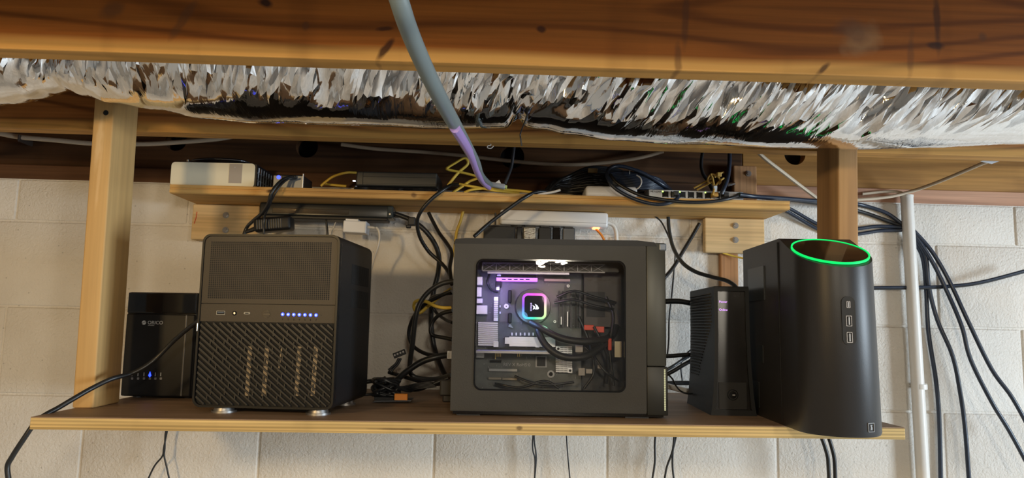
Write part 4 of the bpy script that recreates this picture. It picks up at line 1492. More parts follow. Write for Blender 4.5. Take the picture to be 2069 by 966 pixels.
bm = B(); rbox(bm, p.x+0.009, p.x+0.040, -0.012, -0.002, p.z-0.004, p.z+0.003, 0.0015, 2); obj('port_plug', bm, M_RUBBER, mp_)
for i in range(2):
    bm = B(); rbox(bm, -0.025+i*0.05, -0.015+i*0.05, 0.01, 0.06, 0, 0.002, 0.0005, 1); obj('foot', bm, M_RUBBER, mp_)
# external drive dock
p = at(798, 384, 1.575)
dk = thing('drive_dock', 'long black ribbed drive box with a white light on the upper shelf', 'drive box', (p.x, 1.575, UZ), -0.045, 0.004)
bm = B(); rbox(bm, -0.093, 0.092, 0.004, 0.10, 0.0, 0.015, 0.003, 2); obj('base', bm, M_BLACKG, dk)
bm = B(); rbox(bm, -0.087, 0.093, -0.004, 0.10, 0.013, 0.0455, 0.003, 2); tp_ = obj('lid', bm, mat('dock_black', (0.022, 0.024, 0.025), 0.4), dk)
bm = B(); box(bm, -0.071, 0.0925, -0.0046, -0.003, 0.0335, 0.0343); obj('lid_groove', bm, M_DARK, tp_)
bm = B(); box(bm, -0.0722, -0.0712, -0.0046, -0.003, 0.015, 0.044); obj('lid_groove', bm, M_DARK, tp_)
bm = B(); box(bm, -0.071, 0.0925, -0.0046, -0.003, 0.0185, 0.0189); obj('lid_groove', bm, M_DARK, tp_)
p = hit(716, 366, dk, -0.004)
bm = B(); rbox(bm, p.x-0.0035, p.x+0.0025, -0.0055, -0.002, p.z-0.001, p.z+0.0016, 0.0007, 1); obj('white_light', bm, M_WHITELED, dk, label='small white light')
# white rounded box
p = at(1236, 396, 1.57)
wp = thing('white_hub', 'white rounded box sitting in front of the black cable pile', 'hub', (p.x, 1.57, UZ), -0.02)
bm = B(); rbox(bm, -0.058, 0.058, 0, 0.08, 0.0005, 0.0275, 0.007, 4); obj('shell', bm, M_WHITEP, wp, smooth=0.8)
bm = B(); rbox(bm, -0.052, 0.052, 0.006, 0.074, 0.0, 0.002, 0.0008, 1); obj('base_pad', bm, M_GREYMET, wp)
# network switch
a, b_ = at(1311, 398, 1.572), at(1502, 402, 1.572)
sw = thing('network_switch', 'slim silver network switch with black ports and green lights on the upper shelf', 'network switch', ((a.x+b_.x)/2, 1.572, UZ), 0.0)
hw = (b_.x-a.x)/2
bm = B(); rbox(bm, -hw, hw, 0.001, 0.10, 0.001, 0.0225, 0.0012, 1); obj('case', bm, M_GREYMET, sw)
bm = B(); rbox(bm, -hw, hw, -0.001, 0.003, 0.0012, 0.0222, 0.0008, 1); fpn = obj('front_plate', bm, mat('switch_silver', (0.46, 0.47, 0.48), 0.35, 0.6), sw)
text('NETGEAR', 0.0056, M_DARK, fpn, 'lettering', Matrix.Translation((-hw+0.003, -0.0012, 0.0158)))
for i in range(8):
    x = -hw+0.037+i*0.0192
    bm = B(); box(bm, x-0.0070, x+0.0070, -0.0014, 0.002, 0.005, 0.0185); pt = obj('network_port', bm, M_DARK, sw)
    bm = B(); box(bm, x-0.0070, x-0.0045, -0.0018, 0.001, 0.0168, 0.0195); obj('port_light', bm, M_GREENLED if i in (0, 2, 5, 7) else M_DARK, pt)
    bm = B(); box(bm, x-0.0045, x+0.0045, -0.0017, 0.001, 0.0048, 0.0064); obj('port_pins', bm, M_GREYMET, pt)
bm = B(); box(bm, -hw+0.008, -hw+0.0115, -0.0016, 0.001, 0.004, 0.0062); obj('power_light', bm, M_GREENLED, sw)
for px, m_, nm in ((1362, M_CABLE, 'black'), (1441, M_YELLOW, 'yellow'), (1462, M_CABLE, 'black'), (1490, M_CABLE, 'black')):
    p = hit(px, 392, sw, -0.001)
    bm = B(); rbox(bm, p.x-0.0058, p.x+0.0058, -0.022, 0.0, 0.006, 0.0165, 0.0015, 2); obj('network_plug', bm, m_ if nm != 'yellow' else mat('amber_plug', (0.55, 0.30, 0.06), 0.35), sw)

# ------------------------------------------------------------------ power strips and adapters under the shelf
USB = UZ-0.019        # underside of the upper shelf
a, b_ = at(528, 425, 1.655), at(795, 432, 1.655)
ps = thing('power_strip', 'black power strip fixed under the left half of the upper shelf', 'power strip', ((a.x+b_.x)/2, 1.64, USB-0.036), 0.0)
hw = (b_.x-a.x)/2
bm = B(); rbox(bm, -hw, hw, 0, 0.05, 0.006, 0.036, 0.004, 3); obj('housing', bm, mat('strip_black', (0.014, 0.015, 0.015), 0.28), ps, smooth=0.8)
bm = B(); rbox(bm, -hw+0.006, hw-0.012, 0.004, 0.046, 0.0, 0.008, 0.002, 2); obj('outlet_face', bm, M_BLACK, ps)
bm = B(); rbox(bm, -hw+0.03, hw-0.10, -0.0008, 0.002, 0.012, 0.024, 0.0006, 1); obj('glossy_strip', bm, mat('gloss_strip', (0.16, 0.14, 0.11), 0.08, 0.8), ps)
bm = B(); rbox(bm, hw-0.013, hw+0.001, -0.001, 0.051, 0.007, 0.035, 0.003, 2); obj('end_cap', bm, mat('cap_blue_black', (0.03, 0.04, 0.045), 0.2), ps)
bm = B(); cyl(bm, (hw-0.006, -0.0018, 0.016), (hw-0.006, 0.001, 0.016), 0.002, seg=10); obj('screw', bm, M_STEEL, ps)
bm = B(); cyl(bm, (hw, 0.025, 0.018), (hw+0.012, 0.025, 0.016), 0.006, 0.005, seg=14); obj('cord_grip', bm, M_RUBBER, ps)
# ribbed black adapter leaning above the storage computer
p = at(553, 454, 1.60)
ad = thing('power_adapter', 'ribbed black power adapter hanging above the bronze cube computer', 'power adapter', (p.x, 1.60, p.z), 0.0, -0.10)
bm = B(); rbox(bm, -0.041, 0.041, -0.015, 0.025, -0.0155, 0.0165, 0.007, 4); obj('housing', bm, M_BLACK, ad, smooth=0.9)
for i in range(11):
    x = -0.032+i*0.0052
    bm = B(); rbox(bm, x-0.0014, x+0.0014, -0.0164, -0.010, -0.011, 0.011, 0.0008, 1); obj('grip_rib', bm, mat('rib_black', (0.03, 0.03, 0.03), 0.4), ad)
bm = B(); cyl(bm, (-0.040, 0, -0.006), (-0.062, 0, -0.012), 0.0055, 0.004, seg=12); obj('cord_grip', bm, M_RUBBER, ad)
# white adapter plugged into the strip
p = at(716, 458, 1.62)
wa = thing('power_adapter', 'white power adapter with a ribbed cord plugged into the black power strip', 'power adapter', (p.x, 1.62, p.z), 0.0, 0.03)
bm = B(); rbox(bm, -0.026, 0.026, 0, 0.045, -0.0135, 0.0135, 0.0025, 2); obj('housing', bm, M_WHITEP, wa)
bm = B(); rbox(bm, 0.023, 0.0266, -0.0005, 0.0455, -0.0138, 0.0136, 0.001, 1); obj('end_cap', bm, mat('cap_bluewhite', (0.62, 0.68, 0.80), 0.3), wa)
for i in range(5):
    bm = B(); cyl(bm, (0.027+i*0.0028, 0.012, 0.002), (0.0288+i*0.0028, 0.012, 0.002), 0.0042-i*0.0004, seg=12); obj('strain_relief_ring', bm, M_WHITEC, wa)
bm = B(); cyl(bm, (0.026, 0.012, 0.002), (0.044, 0.012, 0.001), 0.0024, seg=10); obj('cord_stub', bm, M_WHITEC, wa)
bm = B(); box(bm, -0.022, 0.006, 0.006, 0.04, 0.0135, 0.018); obj('plug_neck', bm, M_WHITEP, wa)
# white power strip
a, b_ = at(1010, 445, 1.645), at(1229, 448, 1.645)
wsr = thing('power_strip', 'white power strip fixed under the middle of the upper shelf', 'power strip', ((a.x+b_.x)/2, 1.645, USB-0.0365), 0.0, 0.008)
hw = (b_.x-a.x)/2
bm = B(); rbox(bm, -hw, hw, 0, 0.05, 0.0, 0.0355, 0.006, 3); obj('housing', bm, M_WHITEP, wsr, smooth=0.8)
bm = B(); rbox(bm, -hw+0.004, hw-0.004, -0.0006, 0.05, 0.0095, 0.0105, 0.0003, 1); obj('seam', bm, mat('seam_grey', (0.4, 0.41, 0.43), 0.5), wsr)
p = hit(1204, 461, wsr, 0.012)
bm = B(); rbox(bm, p.x-0.008, p.x+0.008, 0.004, 0.02, -0.003, 0.002, 0.001, 1); obj('lit_switch', bm, M_ORLED, wsr, label='glowing orange switch')
for k_, (x0, x1, y1, m_, lab) in enumerate(((977, 1041, 481, M_BLACK, 'wide black power plug at the left under the white power strip'),
                                            (1044, 1055, 480, M_BLACKG, 'thin glossy black plug under the white power strip'),
                                            (1058, 1083, 480, mat('foil_bag', (0.22, 0.21, 0.19), 0.25, 0.9, bump=(180, 0.9)), 'crinkled silver plug between the black plugs under the white strip'),
                                            (1089, 1114, 480, M_BLACK, 'middle black plug under the white power strip'),
                                            (1117, 1133, 480, M_BLACKG, 'narrow dark plug under the white power strip'),
                                            (1138, 1162, 480, mat('plug_blueblack', (0.03, 0.034, 0.045), 0.3), 'blue black plug at the right under the white power strip'))):
    pa, pb = at(x0, 462, 1.64), at(x1, y1, 1.64)
    pg = thing('power_plug', lab, 'plug', ((pa.x+pb.x)/2, 1.64, USB-0.0372), 0, 0)
    hh = (USB-0.0372)-pb.z
    w_ = (pb.x-pa.x)/2
    bm = B(); rbox(bm, -w_, w_, 0.002, 0.045, -hh-0.03, -0.0035, 0.002, 2); obj('housing', bm, m_, pg)
    bm = B(); box(bm, -w_*0.7, w_*0.7, 0.008, 0.038, -0.004, 0.0); obj('face', bm, M_RUBBER, pg)

# ------------------------------------------------------------------ cables lying on the upper shelf
zsh = UZ


def onshelf(px, Y, dz=0.004):
    """image pixel column to a point on the upper shelf"""
    p = at(px, 390, Y)
    return Vector((p.x, Y, UZ+dz))


Yc = 0.0036
for i, (lab, pts) in enumerate([
        ('yellow network cable rising in a sharp bent loop above the upper shelf', [(905, 375, 1.60), (925, 350, 1.60), (944, 333, 1.60), (944, 323, 1.60), (936, 320, 1.60), (920, 329, 1.60), (904, 339, 1.60), (905, 343, 1.60), (930, 348, 1.60), (962, 356, 1.60), (985, 366, 1.60), (996, 372, 1.61)]),
        ('yellow network cable slanting up to the left beside the bent loop', [(915, 389, 1.58), (935, 376, 1.59), (950, 366, 1.60), (966, 360, 1.60)]),
        ('long yellow network cable lying towards the middle of the upper shelf', [(928, 372, 1.59), (960, 378, 1.585), (1000, 385, 1.58), (1050, 391, 1.575)]),
        ('yellow network cable lying lowest on the upper shelf edge', [(938, 389, 1.58), (955, 383, 1.58), (985, 381, 1.585), (1030, 384, 1.58), (1070, 388, 1.575), (1091, 393, 1.57)]),
        ('yellow network cable between the mini computer and the black drive box', [(648, 376, 1.64), (660, 366, 1.64), (675, 356, 1.64), (700, 349, 1.65), (720, 349, 1.67)]),
        ('short yellow network cable low behind the mini computer', [(655, 371, 1.66), (675, 374, 1.66), (700, 376, 1.66)])]):
    cable('network_cable', lab, pts, Yc, M_YELLOW, flat=0.75, group='yellow cables on the upper shelf')
cable('network_cable', 'yellow network cable hanging down the wall behind the windowed case', [(936, 425, 1.70), (931, 445, 1.70), (923, 468, 1.70), (920, 490, 1.70), (917, 520, 1.70)], Yc, M_YELLOW)
cable('network_cable', 'yellow network cable looping beside the back of the windowed case', [(912, 622, 1.50), (895, 622, 1.50), (878, 618, 1.50), (862, 610, 1.51), (846, 607, 1.52), (837, 613, 1.53), (838, 626, 1.54), (848, 632, 1.55), (866, 618, 1.55), (888, 600, 1.55), (912, 583, 1.55)], Yc, M_YELLOW)
cable('network_cable', 'yellow network cable below the right mounting block', [(1460, 511, 1.70), (1480, 517, 1.70), (1505, 523, 1.69), (1520, 526, 1.68)], 0.0022, M_YELLOW)
# white thin cable ends on the shelf
cable('white_lead', 'short white lead poking out of the black cable pile on the upper shelf', [(1132, 384, 1.57), (1118, 388, 1.568), (1100, 391, 1.566), (1086, 392, 1.566)], 0.0028, M_WHITEC)
# the dark cord and splice where the grey cable lands
cable('dark_cable', 'dark cord dropping to the upper shelf beside the grey cable end', [(1039, 295, 1.60), (1036, 320, 1.60), (1033, 338, 1.60), (1026, 357, 1.59), (1020, 372, 1.58)], 0.0036, mat('smoke_cable', (0.05, 0.052, 0.06), 0.4))
p = at(1003, 375, 1.575)
sp_ = thing('cable_splice', 'crumpled grey cable splice lying on the upper shelf', 'connector', (p.x, 1.575, p.z), 0, 0.15)
bm = B(); rbox(bm, -0.017, 0.020, -0.006, 0.008, -0.006, 0.006, 0.003, 2); obj('sleeve', bm, mat('splice_grey', (0.30, 0.31, 0.33), 0.35), sp_, smooth=0.9)
bm = B(); poly_prism(bm, [(-0.004, 0.005), (0.004, 0.013), (0.010, 0.005)], -0.003, 0.001); obj('tape_flap', bm, M_WHITEC, sp_)
bm = B(); rbox(bm, 0.015, 0.024, -0.005, 0.006, -0.004, 0.004, 0.001, 1); obj('green_clip', bm, mat('pale_green', (0.45, 0.55, 0.20), 0.4), sp_)
# big grey cable swooping in from above the viewer, lavender lead taped to it
gpts = [(700, -420, 0.44), (760, -150, 0.45), (806, 0, 0.465), (828, 65, 0.50), (858, 135, 0.545), (890, 200, 0.60), (922, 258, 0.70), (946, 300, 0.86), (962, 330, 1.05), (972, 356, 1.30), (990, 374, 1.555)]
cable('power_cable', 'thick grey cable swooping down from above across the front joist to the upper shelf', gpts, 0.0068, M_GREYCAB, sub=8, seg=12)
cable('network_cable', 'lavender network cable running down beside the thick grey cable end', [(919, 258, 0.675), (938, 288, 0.775), (951, 312, 0.90), (959, 333, 1.03), (965, 350, 1.16), (975, 368, 1.38), (988, 380, 1.53)], 0.0052, M_LAV, sub=8, seg=10)
cable('black_lead', 'black lead running from behind the windowed case up over the upper shelf edge', [(958, 478, 1.52), (990, 450, 1.535), (1030, 420, 1.540), (1062, 398, 1.544), (1085, 388, 1.56), (1110, 388, 1.575)], 0.0042, M_CABLE)

# pile of black cables
pile = thing('cable_pile', 'heaped black cables lying behind the white hub on the upper shelf', 'cable bundle', (at(1165, 390, 1.63).x, 1.63, UZ))
o0 = pile.location
random.seed(11)
for i in range(17):
    s = i/16
    top = 338+s*46
    pts = [(1103+random.uniform(-8, 14), 391-random.uniform(0, 2), 1.60+s*0.02), (1122+random.uniform(-5, 5), 380-(1-s)*12, 1.62), (1150+random.uniform(-8, 8), top+14*(1-s)+4, 1.64), (1190, top+random.uniform(-1, 3), 1.65-s*0.03),
           (1228+random.uniform(-4, 4), top+3+random.uniform(-2, 4), 1.65-s*0.03), (1262, min(394, top+12+s*8), 1.65-s*0.03), (1300, 382+random.uniform(0, 8), 1.66)]
    bm = B(); tube(bm, smooth_path([at(*q)-o0 for q in pts], 5), 0.0042, 7); obj('strand', bm, M_CABLE, pile, smooth=1.2)
bm = B(); q = at(1198, 346, 1.625)-o0; rbox(bm, q.x-0.012, q.x+0.010, q.y-0.006, q.y, q.z-0.005, q.z+0.006, 0.001, 1); obj('brown_tag', bm, mat('brown_tag', (0.22, 0.14, 0.05), 0.3), pile)
# blue black coil with a white tie
coil = thing('cable_coil', 'blue black network cable coil held by a white tie on the upper shelf', 'cable coil', (at(1310, 390, 1.60).x, 1.60, UZ))
o0 = coil.location
for i in range(10):
    s = i/9
    pts = [(1226+s*6, 352+s*24, 1.60), (1262, 348+s*30, 1.595-s*0.01), (1300, 354+s*27, 1.59-s*0.012), (1330+s*6, 362+s*20, 1.60), (1350-s*12, 378+s*8, 1.62), (1358-s*25, 388+s*2, 1.64)]
    bm = B(); tube(bm, smooth_path([at(*q)-o0 for q in pts], 5), 0.0038, 7); obj('strand', bm, M_NAVY, coil, smooth=1.2)
bm = B(); tube(bm, smooth_path([at(*q)-o0 for q in [(1286, 354, 1.575), (1294, 360, 1.572), (1296, 370, 1.570), (1290, 380, 1.570), (1280, 384, 1.572)]], 5), 0.0016, 6); obj('white_tie', bm, M_WHITEC, coil)
bm = B(); q = at(1272, 348, 1.585)-o0; box(bm, q.x-0.0006, q.x+0.0006, q.y-0.002, q.y, q.z-0.005, q.z+0.005); obj('tie_end', bm, M_WHITEC, coil)
bm = B(); tube(bm, smooth_path([at(*q)-o0 for q in [(1370, 392, 1.560), (1368, 402, 1.545), (1352, 410, 1.535), (1330, 413, 1.530), (1300, 408, 1.53), (1268, 396, 1.535), (1240, 378, 1.54), (1227, 358, 1.55), (1229, 343, 1.56), (1242, 336, 1.57), (1262, 337, 1.575), (1300, 350, 1.58), (1335, 371, 1.59), (1352, 382, 1.61)]], 6), 0.0042, 8)
obj('outer_loop', bm, M_NAVY, coil, smooth=1.2)
cable('network_cable', 'black network cable drooping in front of the upper shelf below the switch', [(1232, 352, 1.56), (1250, 372, 1.55), (1290, 393, 1.538), (1330, 402, 1.532), (1380, 408, 1.530), (1430, 408, 1.532), (1470, 402, 1.535), (1490, 396, 1.55)], 0.0040, M_CABLE)
# cables entering from above and the yellow twist
cable('network_cable', 'black network cable dropping behind the wood block into the switch', [(1421, 298, 1.66), (1417, 330, 1.66), (1420, 350, 1.65), (1430, 366, 1.64), (1440, 385, 1.62)], 0.0042, M_CABLE)
cable('network_cable', 'thick blue black network cable coming straight down into the network switch', [(1474, 298, 1.58), (1474, 330, 1.57), (1470, 360, 1.555), (1462, 382, 1.545), (1458, 392, 1.545)], 0.0048, M_NAVY)
tw_ = thing('cable_twist', 'twisted amber wires and tie standing in the network switch', 'cable', (at(1445, 390, 1.56).x, 1.56, UZ+0.002))
o0 = tw_.location
for pts in ([(1440, 395, 1.545), (1444, 380, 1.55), (1452, 368, 1.56), (1462, 360, 1.58)], [(1436, 352, 1.56), (1440, 362, 1.555), (1442, 374, 1.55)], [(1433, 372, 1.56), (1430, 362, 1.56), (1438, 352, 1.56), (1449, 356, 1.56), (1456, 366, 1.56), (1452, 372, 1.56)],
            [(1444, 358, 1.56), (1452, 352, 1.56), (1462, 348, 1.565)], [(1402, 380, 1.60), (1420, 370, 1.59), (1435, 362, 1.57), (1450, 350, 1.57)], [(1408, 384, 1.60), (1426, 374, 1.59), (1440, 366, 1.57)]):
    bm = B(); tube(bm, smooth_path([at(*q)-o0 for q in pts], 5), 0.0024, 6); obj('wire', bm, mat('amber_wire', (0.55, 0.34, 0.08), 0.4), tw_, smooth=1.2)
bm = B(); q = at(1453, 352, 1.555)-o0; rbox(bm, q.x-0.005, q.x+0.005, q.y-0.004, q.y+0.004, q.z-0.006, q.z+0.004, 0.0015, 2); obj('wire_knot', bm, mat('amber_wire', (0, 0, 0)), tw_)
bm = B(); q = at(1445, 382, 1.55)-o0; rbox(bm, q.x-0.004, q.x+0.004, q.y-0.003, q.y+0.003, q.z-0.007, q.z+0.007, 0.001, 1); obj('clear_plug', bm, M_TAPE, tw_)
p = at(1478, 372, 1.60)
cx_ = thing('coax_fitting', 'small silver coaxial fitting beside the wood block', 'connector', (p.x, 1.60, p.z))
bm = B(); cyl(bm, (-0.009, 0, -0.002), (0.001, 0, 0.0), 0.0042, seg=6); obj('nut', bm, M_SILVER, cx_)
bm = B(); cyl(bm, (0.001, 0, 0.0), (0.008, 0, 0.001), 0.003, seg=12); obj('barrel', bm, M_SILVER, cx_)
# cables leaving the switch to the right, behind the post
Yw = WALL-0.010
for i, (lab, pts) in enumerate([
        ('upper black cable leaving the network switch towards the right post', [(1494, 393, 1.548), (1525, 397, 1.56), (1570, 400, 1.60), (1650, 406, 1.66), (1700, 409, 1.69), (1740, 414, Yw), (1790, 430, Yw), (1822, 452, Yw-0.004)]),
        ('second black cable leaving the network switch below the upper one', [(1494, 395, 1.552), (1540, 399, 1.58), (1600, 404, 1.65), (1680, 415, 1.70), (1740, 428, Yw), (1790, 445, Yw), (1822, 457, Yw-0.002)])]):
    cable('network_cable', lab, pts, 0.0048, M_NAVY if i == 0 else M_CABLE)
for i, (lab, pts) in enumerate([
        ('upper of two dark cables slanting down from the shelf end to the post', [(1572, 412, 1.70), (1600, 424, 1.71), (1650, 452, Yw), (1690, 466, Yw), (1740, 461, Yw), (1775, 457, Yw), (1822, 459, Yw-0.006)]),
        ('lower of two dark cables slanting down from the shelf end to the post', [(1568, 416, 1.70), (1595, 430, 1.71), (1648, 461, Yw), (1695, 477, Yw), (1740, 472, Yw), (1780, 466, Yw), (1822, 465, Yw-0.008)])]):
    cable('network_cable', lab, pts, 0.0044, M_NAVY)
for i, (lab, pts) in enumerate([
        ('blue black cable hanging nearest the pipe on the right wall', [(1830, 460, 1.712), (1846, 486, 1.712), (1864, 520, 1.715), (1871, 580, Yw), (1876, 671, Yw), (1891, 768, Yw), (1898, 853, Yw), (1901, 985, Yw)]),
        ('blue black cable hanging second from the pipe on the right wall', [(1830, 458, 1.708), (1846, 480, 1.708), (1870, 518, 1.708), (1877, 580, 1.708), (1894, 647, 1.70), (1925, 720, 1.69), (1940, 793, 1.69), (1950, 866, 1.69), (1959, 985, 1.69)]),
        ('blue black cable hanging third from the pipe on the right wall', [(1830, 456, 1.704), (1846, 471, 1.704), (1882, 526, 1.70), (1912, 586, 1.69), (1943, 659, 1.67), (1961, 726, 1.66), (2003, 811, 1.65), (2040, 872, 1.65), (2085, 955, 1.65)]),
        ('blue black cable hanging farthest from the pipe on the right wall', [(1830, 452, 1.70), (1843, 463, 1.70), (1882, 507, 1.70), (1918, 568, 1.69), (1955, 647, 1.67), (2003, 745, 1.66), (2046, 805, 1.65), (2090, 885, 1.65)])]):
    cable('network_cable', lab, pts, 0.0050, M_NAVY, group='cables hanging on the right wall')
cable('twin_cable', 'dark cable stretched sideways across the right wall from behind the tower', [(1700, 585, 1.715), (1760, 581, 1.71), (1850, 580, 1.705), (1910, 578, 1.70), (1980, 570, 1.69), (2085, 543, 1.68)], 0.0034, M_NAVY)
cable('twin_cable', 'thinner dark cable lying just under the sideways cable on the right wall', [(1700, 588, 1.715), (1760, 584, 1.71), (1850, 583, 1.705), (1910, 581, 1.70), (1980, 573, 1.69), (2085, 546, 1.68)], 0.0026, M_CABLE)

# ------------------------------------------------------------------ pipe
a, b_ = at(1832, 396, 1.705), at(1866, 985, 1.705)
pipe = thing('conduit_pipe', 'white painted upright conduit pipe on the right wall', 'pipe', (b_.x, 1.705, b_.z))
d = a-b_
bm = B(); cyl(bm, d*-0.3, d, 0.0148, 0.0142, seg=28); obj('pipe_run', bm, M_PIPE, pipe, smooth=0.8)
bm = B(); cyl(bm, d+Vector((0, 0, -0.004)), d+Vector((0, 0, 0.0015)), 0.0150, seg=28); obj('pipe_lip', bm, M_PIPE, pipe, smooth=0.6)
c_ = hit(1858, 781, pipe, 0.0)
bm = B(); cyl(bm, c_+Vector((0, 0, -0.006)), c_+Vector((0, 0, 0.006)), 0.0166, seg=28); box(bm, c_.x, c_.x+0.030, 0.018, 0.024, c_.z-0.006, c_.z+0.006); st = obj('pipe_strap', bm, M_PIPE, pipe, smooth=0.5)
bm = B(); cyl(bm, (c_.x+0.023, 0.018, c_.z), (c_.x+0.023, 0.0145, c_.z), 0.004, seg=8); obj('strap_screw', bm, M_PIPE, st)
cable('beige_wire', 'short beige wire entering the top of the conduit pipe', [(1742, 392, 1.725), (1780, 388, 1.722), (1808, 387, 1.715), (1824, 391, 1.707), (1833, 399, 1.705)], 0.0036, M_ROMEX)
cable('beige_wire', 'beige cable sloping from the right edge down to the post under the duct', [(2090, 297, 1.42), (2000, 325, 1.50), (1960, 341, 1.56), (1900, 366, 1.64), (1850, 384, 1.69), (1800, 397, 1.70), (1740, 403, 1.70), (1690, 405, 1.70)], 0.0056, M_ROMEX, flat=0.7)
cable('beige_wire', 'beige cable slanting down from the joist to the right post', [(1520, 296, 1.55), (1545, 320, 1.58), (1580, 347, 1.62), (1615, 374, 1.66), (1655, 404, 1.69)], 0.0075, M_ROMEX, flat=0.6)
cable('beige_wire', 'beige cable along the rim joist left of the left post', [(-25, 268, 1.70), (0, 270, 1.70), (40, 277, 1.70), (110, 283, 1.70), (190, 290, 1.70), (290, 291, 1.70), (350, 288, 1.70), (430, 282, 1.70), (470, 276, 1.70)], 0.0078, M_ROMEX, flat=0.6)
cable('beige_wire', 'beige cable running along the rim joist above the middle of the upper shelf', [(690, 292, 1.70), (760, 301, 1.70), (850, 307, 1.71), (930, 314, 1.71), (1000, 322, 1.71), (1080, 330, 1.71), (1150, 333, 1.71), (1220, 329, 1.71), (1290, 319, 1.71), (1340, 306, 1.71)], 0.0060, mat('old_cable', (0.33, 0.24, 0.16), 0.5), flat=0.7)
a, b_, c_ = at(1982, 326, 1.43), at(2005, 331, 1.43), at(2090, 300, 1.43)
ft = thing('white_strip', 'thin white sheet strip poking in under the duct at the right edge', 'strip', a)
bm = B()
q0 = [Vector((0, 0, 0)), b_-a, c_-a, at(2090, 288, 1.43)-a]
v0 = [bm.verts.new(v+Vector((0, 0, 0))) for v in q0]; v1 = [bm.verts.new(v+Vector((0, 0.0025, 0.0))) for v in q0]
bm.faces.new(v0); bm.faces.new(v1[::-1])
for i in range(4):
    bm.faces.new((v0[(i+1) % 4], v0[i], v1[i], v1[(i+1) % 4]))
obj('sheet', bm, M_TAPE, ft)
bm = B(); q = at(2014, 320, 1.429)-a; rbox(bm, q.x-0.003, q.x+0.003, -0.0012, 0.001, q.z-0.0006, q.z+0.001, 0.0004, 1); obj('staple', bm, M_DARK, ft)
# staples on the left wire, hook under the joist
p = at(38, 280, 1.69); s_ = thing('wire_staple', 'dark staple holding the beige cable at the left', 'staple', p)
bm = B(); rbox(bm, -0.0018, 0.0018, -0.002, 0.05, -0.007, 0.009, 0.0006, 1); obj('bridge', bm, mat('staple_dark', (0.08, 0.06, 0.05), 0.4, 0.5), s_)
p = at(991, 300, 1.39); s_ = thing('cup_hook', 'tiny white cup hook under the middle joist', 'hook', (p.x, 1.39, JZ))
bm = B(); tube(bm, smooth_path([Vector((0, 0, 0.0)), Vector((0, 0, -0.003)), Vector((-0.005, -0.002, -0.004)), Vector((-0.006, -0.002, -0.008)), Vector((0.001, -0.002, -0.009)), Vector((0.006, -0.002, -0.004))], 4), 0.001, 6); obj('wire', bm, M_WHITEC, s_)

# ================================================================== cables around the computers
cable('power_cable', 'thick black cord from the black power strip down the wall beside the windowed case', [(797, 432, 1.66), (815, 438, 1.66), (835, 447, 1.66), (858, 465, 1.66), (878, 492, 1.67), (887, 520, 1.68), (885, 552, 1.69), (876, 590, 1.69), (871, 640, 1.69), (877, 700, 1.69), (893, 745, 1.66), (905, 765, 1.64)], 0.0058, M_CABLE)
p = at(833, 448, 1.655); s_ = thing('velcro_strap', 'black hook and loop strap round the power cord', 'strap', p)
bm = B(); rbox(bm, -0.010, 0.008, -0.009, 0.009, -0.010, 0.010, 0.003, 2); obj('wrap', bm, M_RUBBER, s_)
bm = B(); rbox(bm, -0.014, -0.002, -0.005, 0.002, -0.016, -0.008, 0.002, 1); obj('tail', bm, M_RUBBER, s_)
cable('black_lead', 'glossy black lead looping over the upper shelf edge beside the yellow cables', [(925, 373, 1.575), (912, 374, 1.56), (895, 384, 1.545), (872, 402, 1.54), (852, 425, 1.545), (843, 448, 1.56), (848, 478, 1.58), (866, 508, 1.60), (890, 530, 1.60), (906, 550, 1.58), (913, 575, 1.55)], 0.0042, M_CABLE)
cable('black_lead', 'black lead from under the upper shelf to the top of the windowed case', [(866, 430, 1.70), (876, 450, 1.69), (888, 472, 1.67), (903, 492, 1.64), (913, 512, 1.60), (909, 540, 1.57), (912, 570, 1.54)], 0.0044, M_CABLE)
cable('black_lead', 'dark grey lead arching from the windowed case down to the shelf', [(918, 568, 1.50), (893, 573, 1.50), (868, 588, 1.50), (850, 610, 1.50), (840, 640, 1.50), (834, 690, 1.51), (828, 735, 1.53), (830, 755, 1.54), (845, 764, 1.54), (880, 766, 1.53), (912, 758, 1.50)], 0.0052, mat('charcoal_cable', (0.03, 0.031, 0.033), 0.4))
cable('black_lead', 'black lead curling wide beside the yellow loop', [(912, 588, 1.53), (885, 600, 1.54), (858, 615, 1.55), (836, 640, 1.56), (826, 672, 1.57), (834, 698, 1.57), (858, 714, 1.55), (888, 719, 1.52), (912, 718, 1.49)], 0.0042, M_CABLE)
cable('black_lead', 'short black lead making a square bend beside the case', [(914, 628, 1.49), (892, 634, 1.50), (876, 648, 1.51), (870, 668, 1.51), (876, 678, 1.51), (895, 682, 1.50), (914, 686, 1.49)], 0.0042, M_CABLE)
cable('black_lead', 'black lead crossing near the top behind the windowed case', [(914, 592, 1.56), (890, 596, 1.57), (870, 604, 1.60), (880, 630, 1.61), (900, 646, 1.58), (914, 652, 1.55)], 0.0036, M_CABLE)
cable('power_cable', 'thick black cord lying from the windowed case towards the cable clump', [(914, 716, 1.48), (880, 722, 1.47), (850, 732, 1.47), (820, 752, 1.47), (796, 772, 1.48), (770, 782, 1.50)], 0.0062, M_CABLE)
cable('black_lead', 'black lead lying on the shelf behind the cable clump', [(914, 772, 1.47), (880, 776, 1.48), (845, 770, 1.50), (812, 760, 1.52), (785, 752, 1.53)], 0.0040, M_CABLE)
cable('black_lead', 'black lead lying low from the clump to the case plug', [(905, 764, 1.46), (870, 778, 1.46), (845, 788, 1.47), (815, 786, 1.48), (790, 782, 1.49)], 0.0034, M_CABLE)
p = at(906, 768, 1.46); s_ = thing('case_plug', 'chunky black plug low at the back of the windowed case', 'plug', (p.x, 1.46, zs(p.x)))
bm = B(); rbox(bm, -0.016, 0.02, -0.012, 0.012, 0.012, 0.044, 0.003, 2); obj('housing', bm, M_RUBBER, s_)
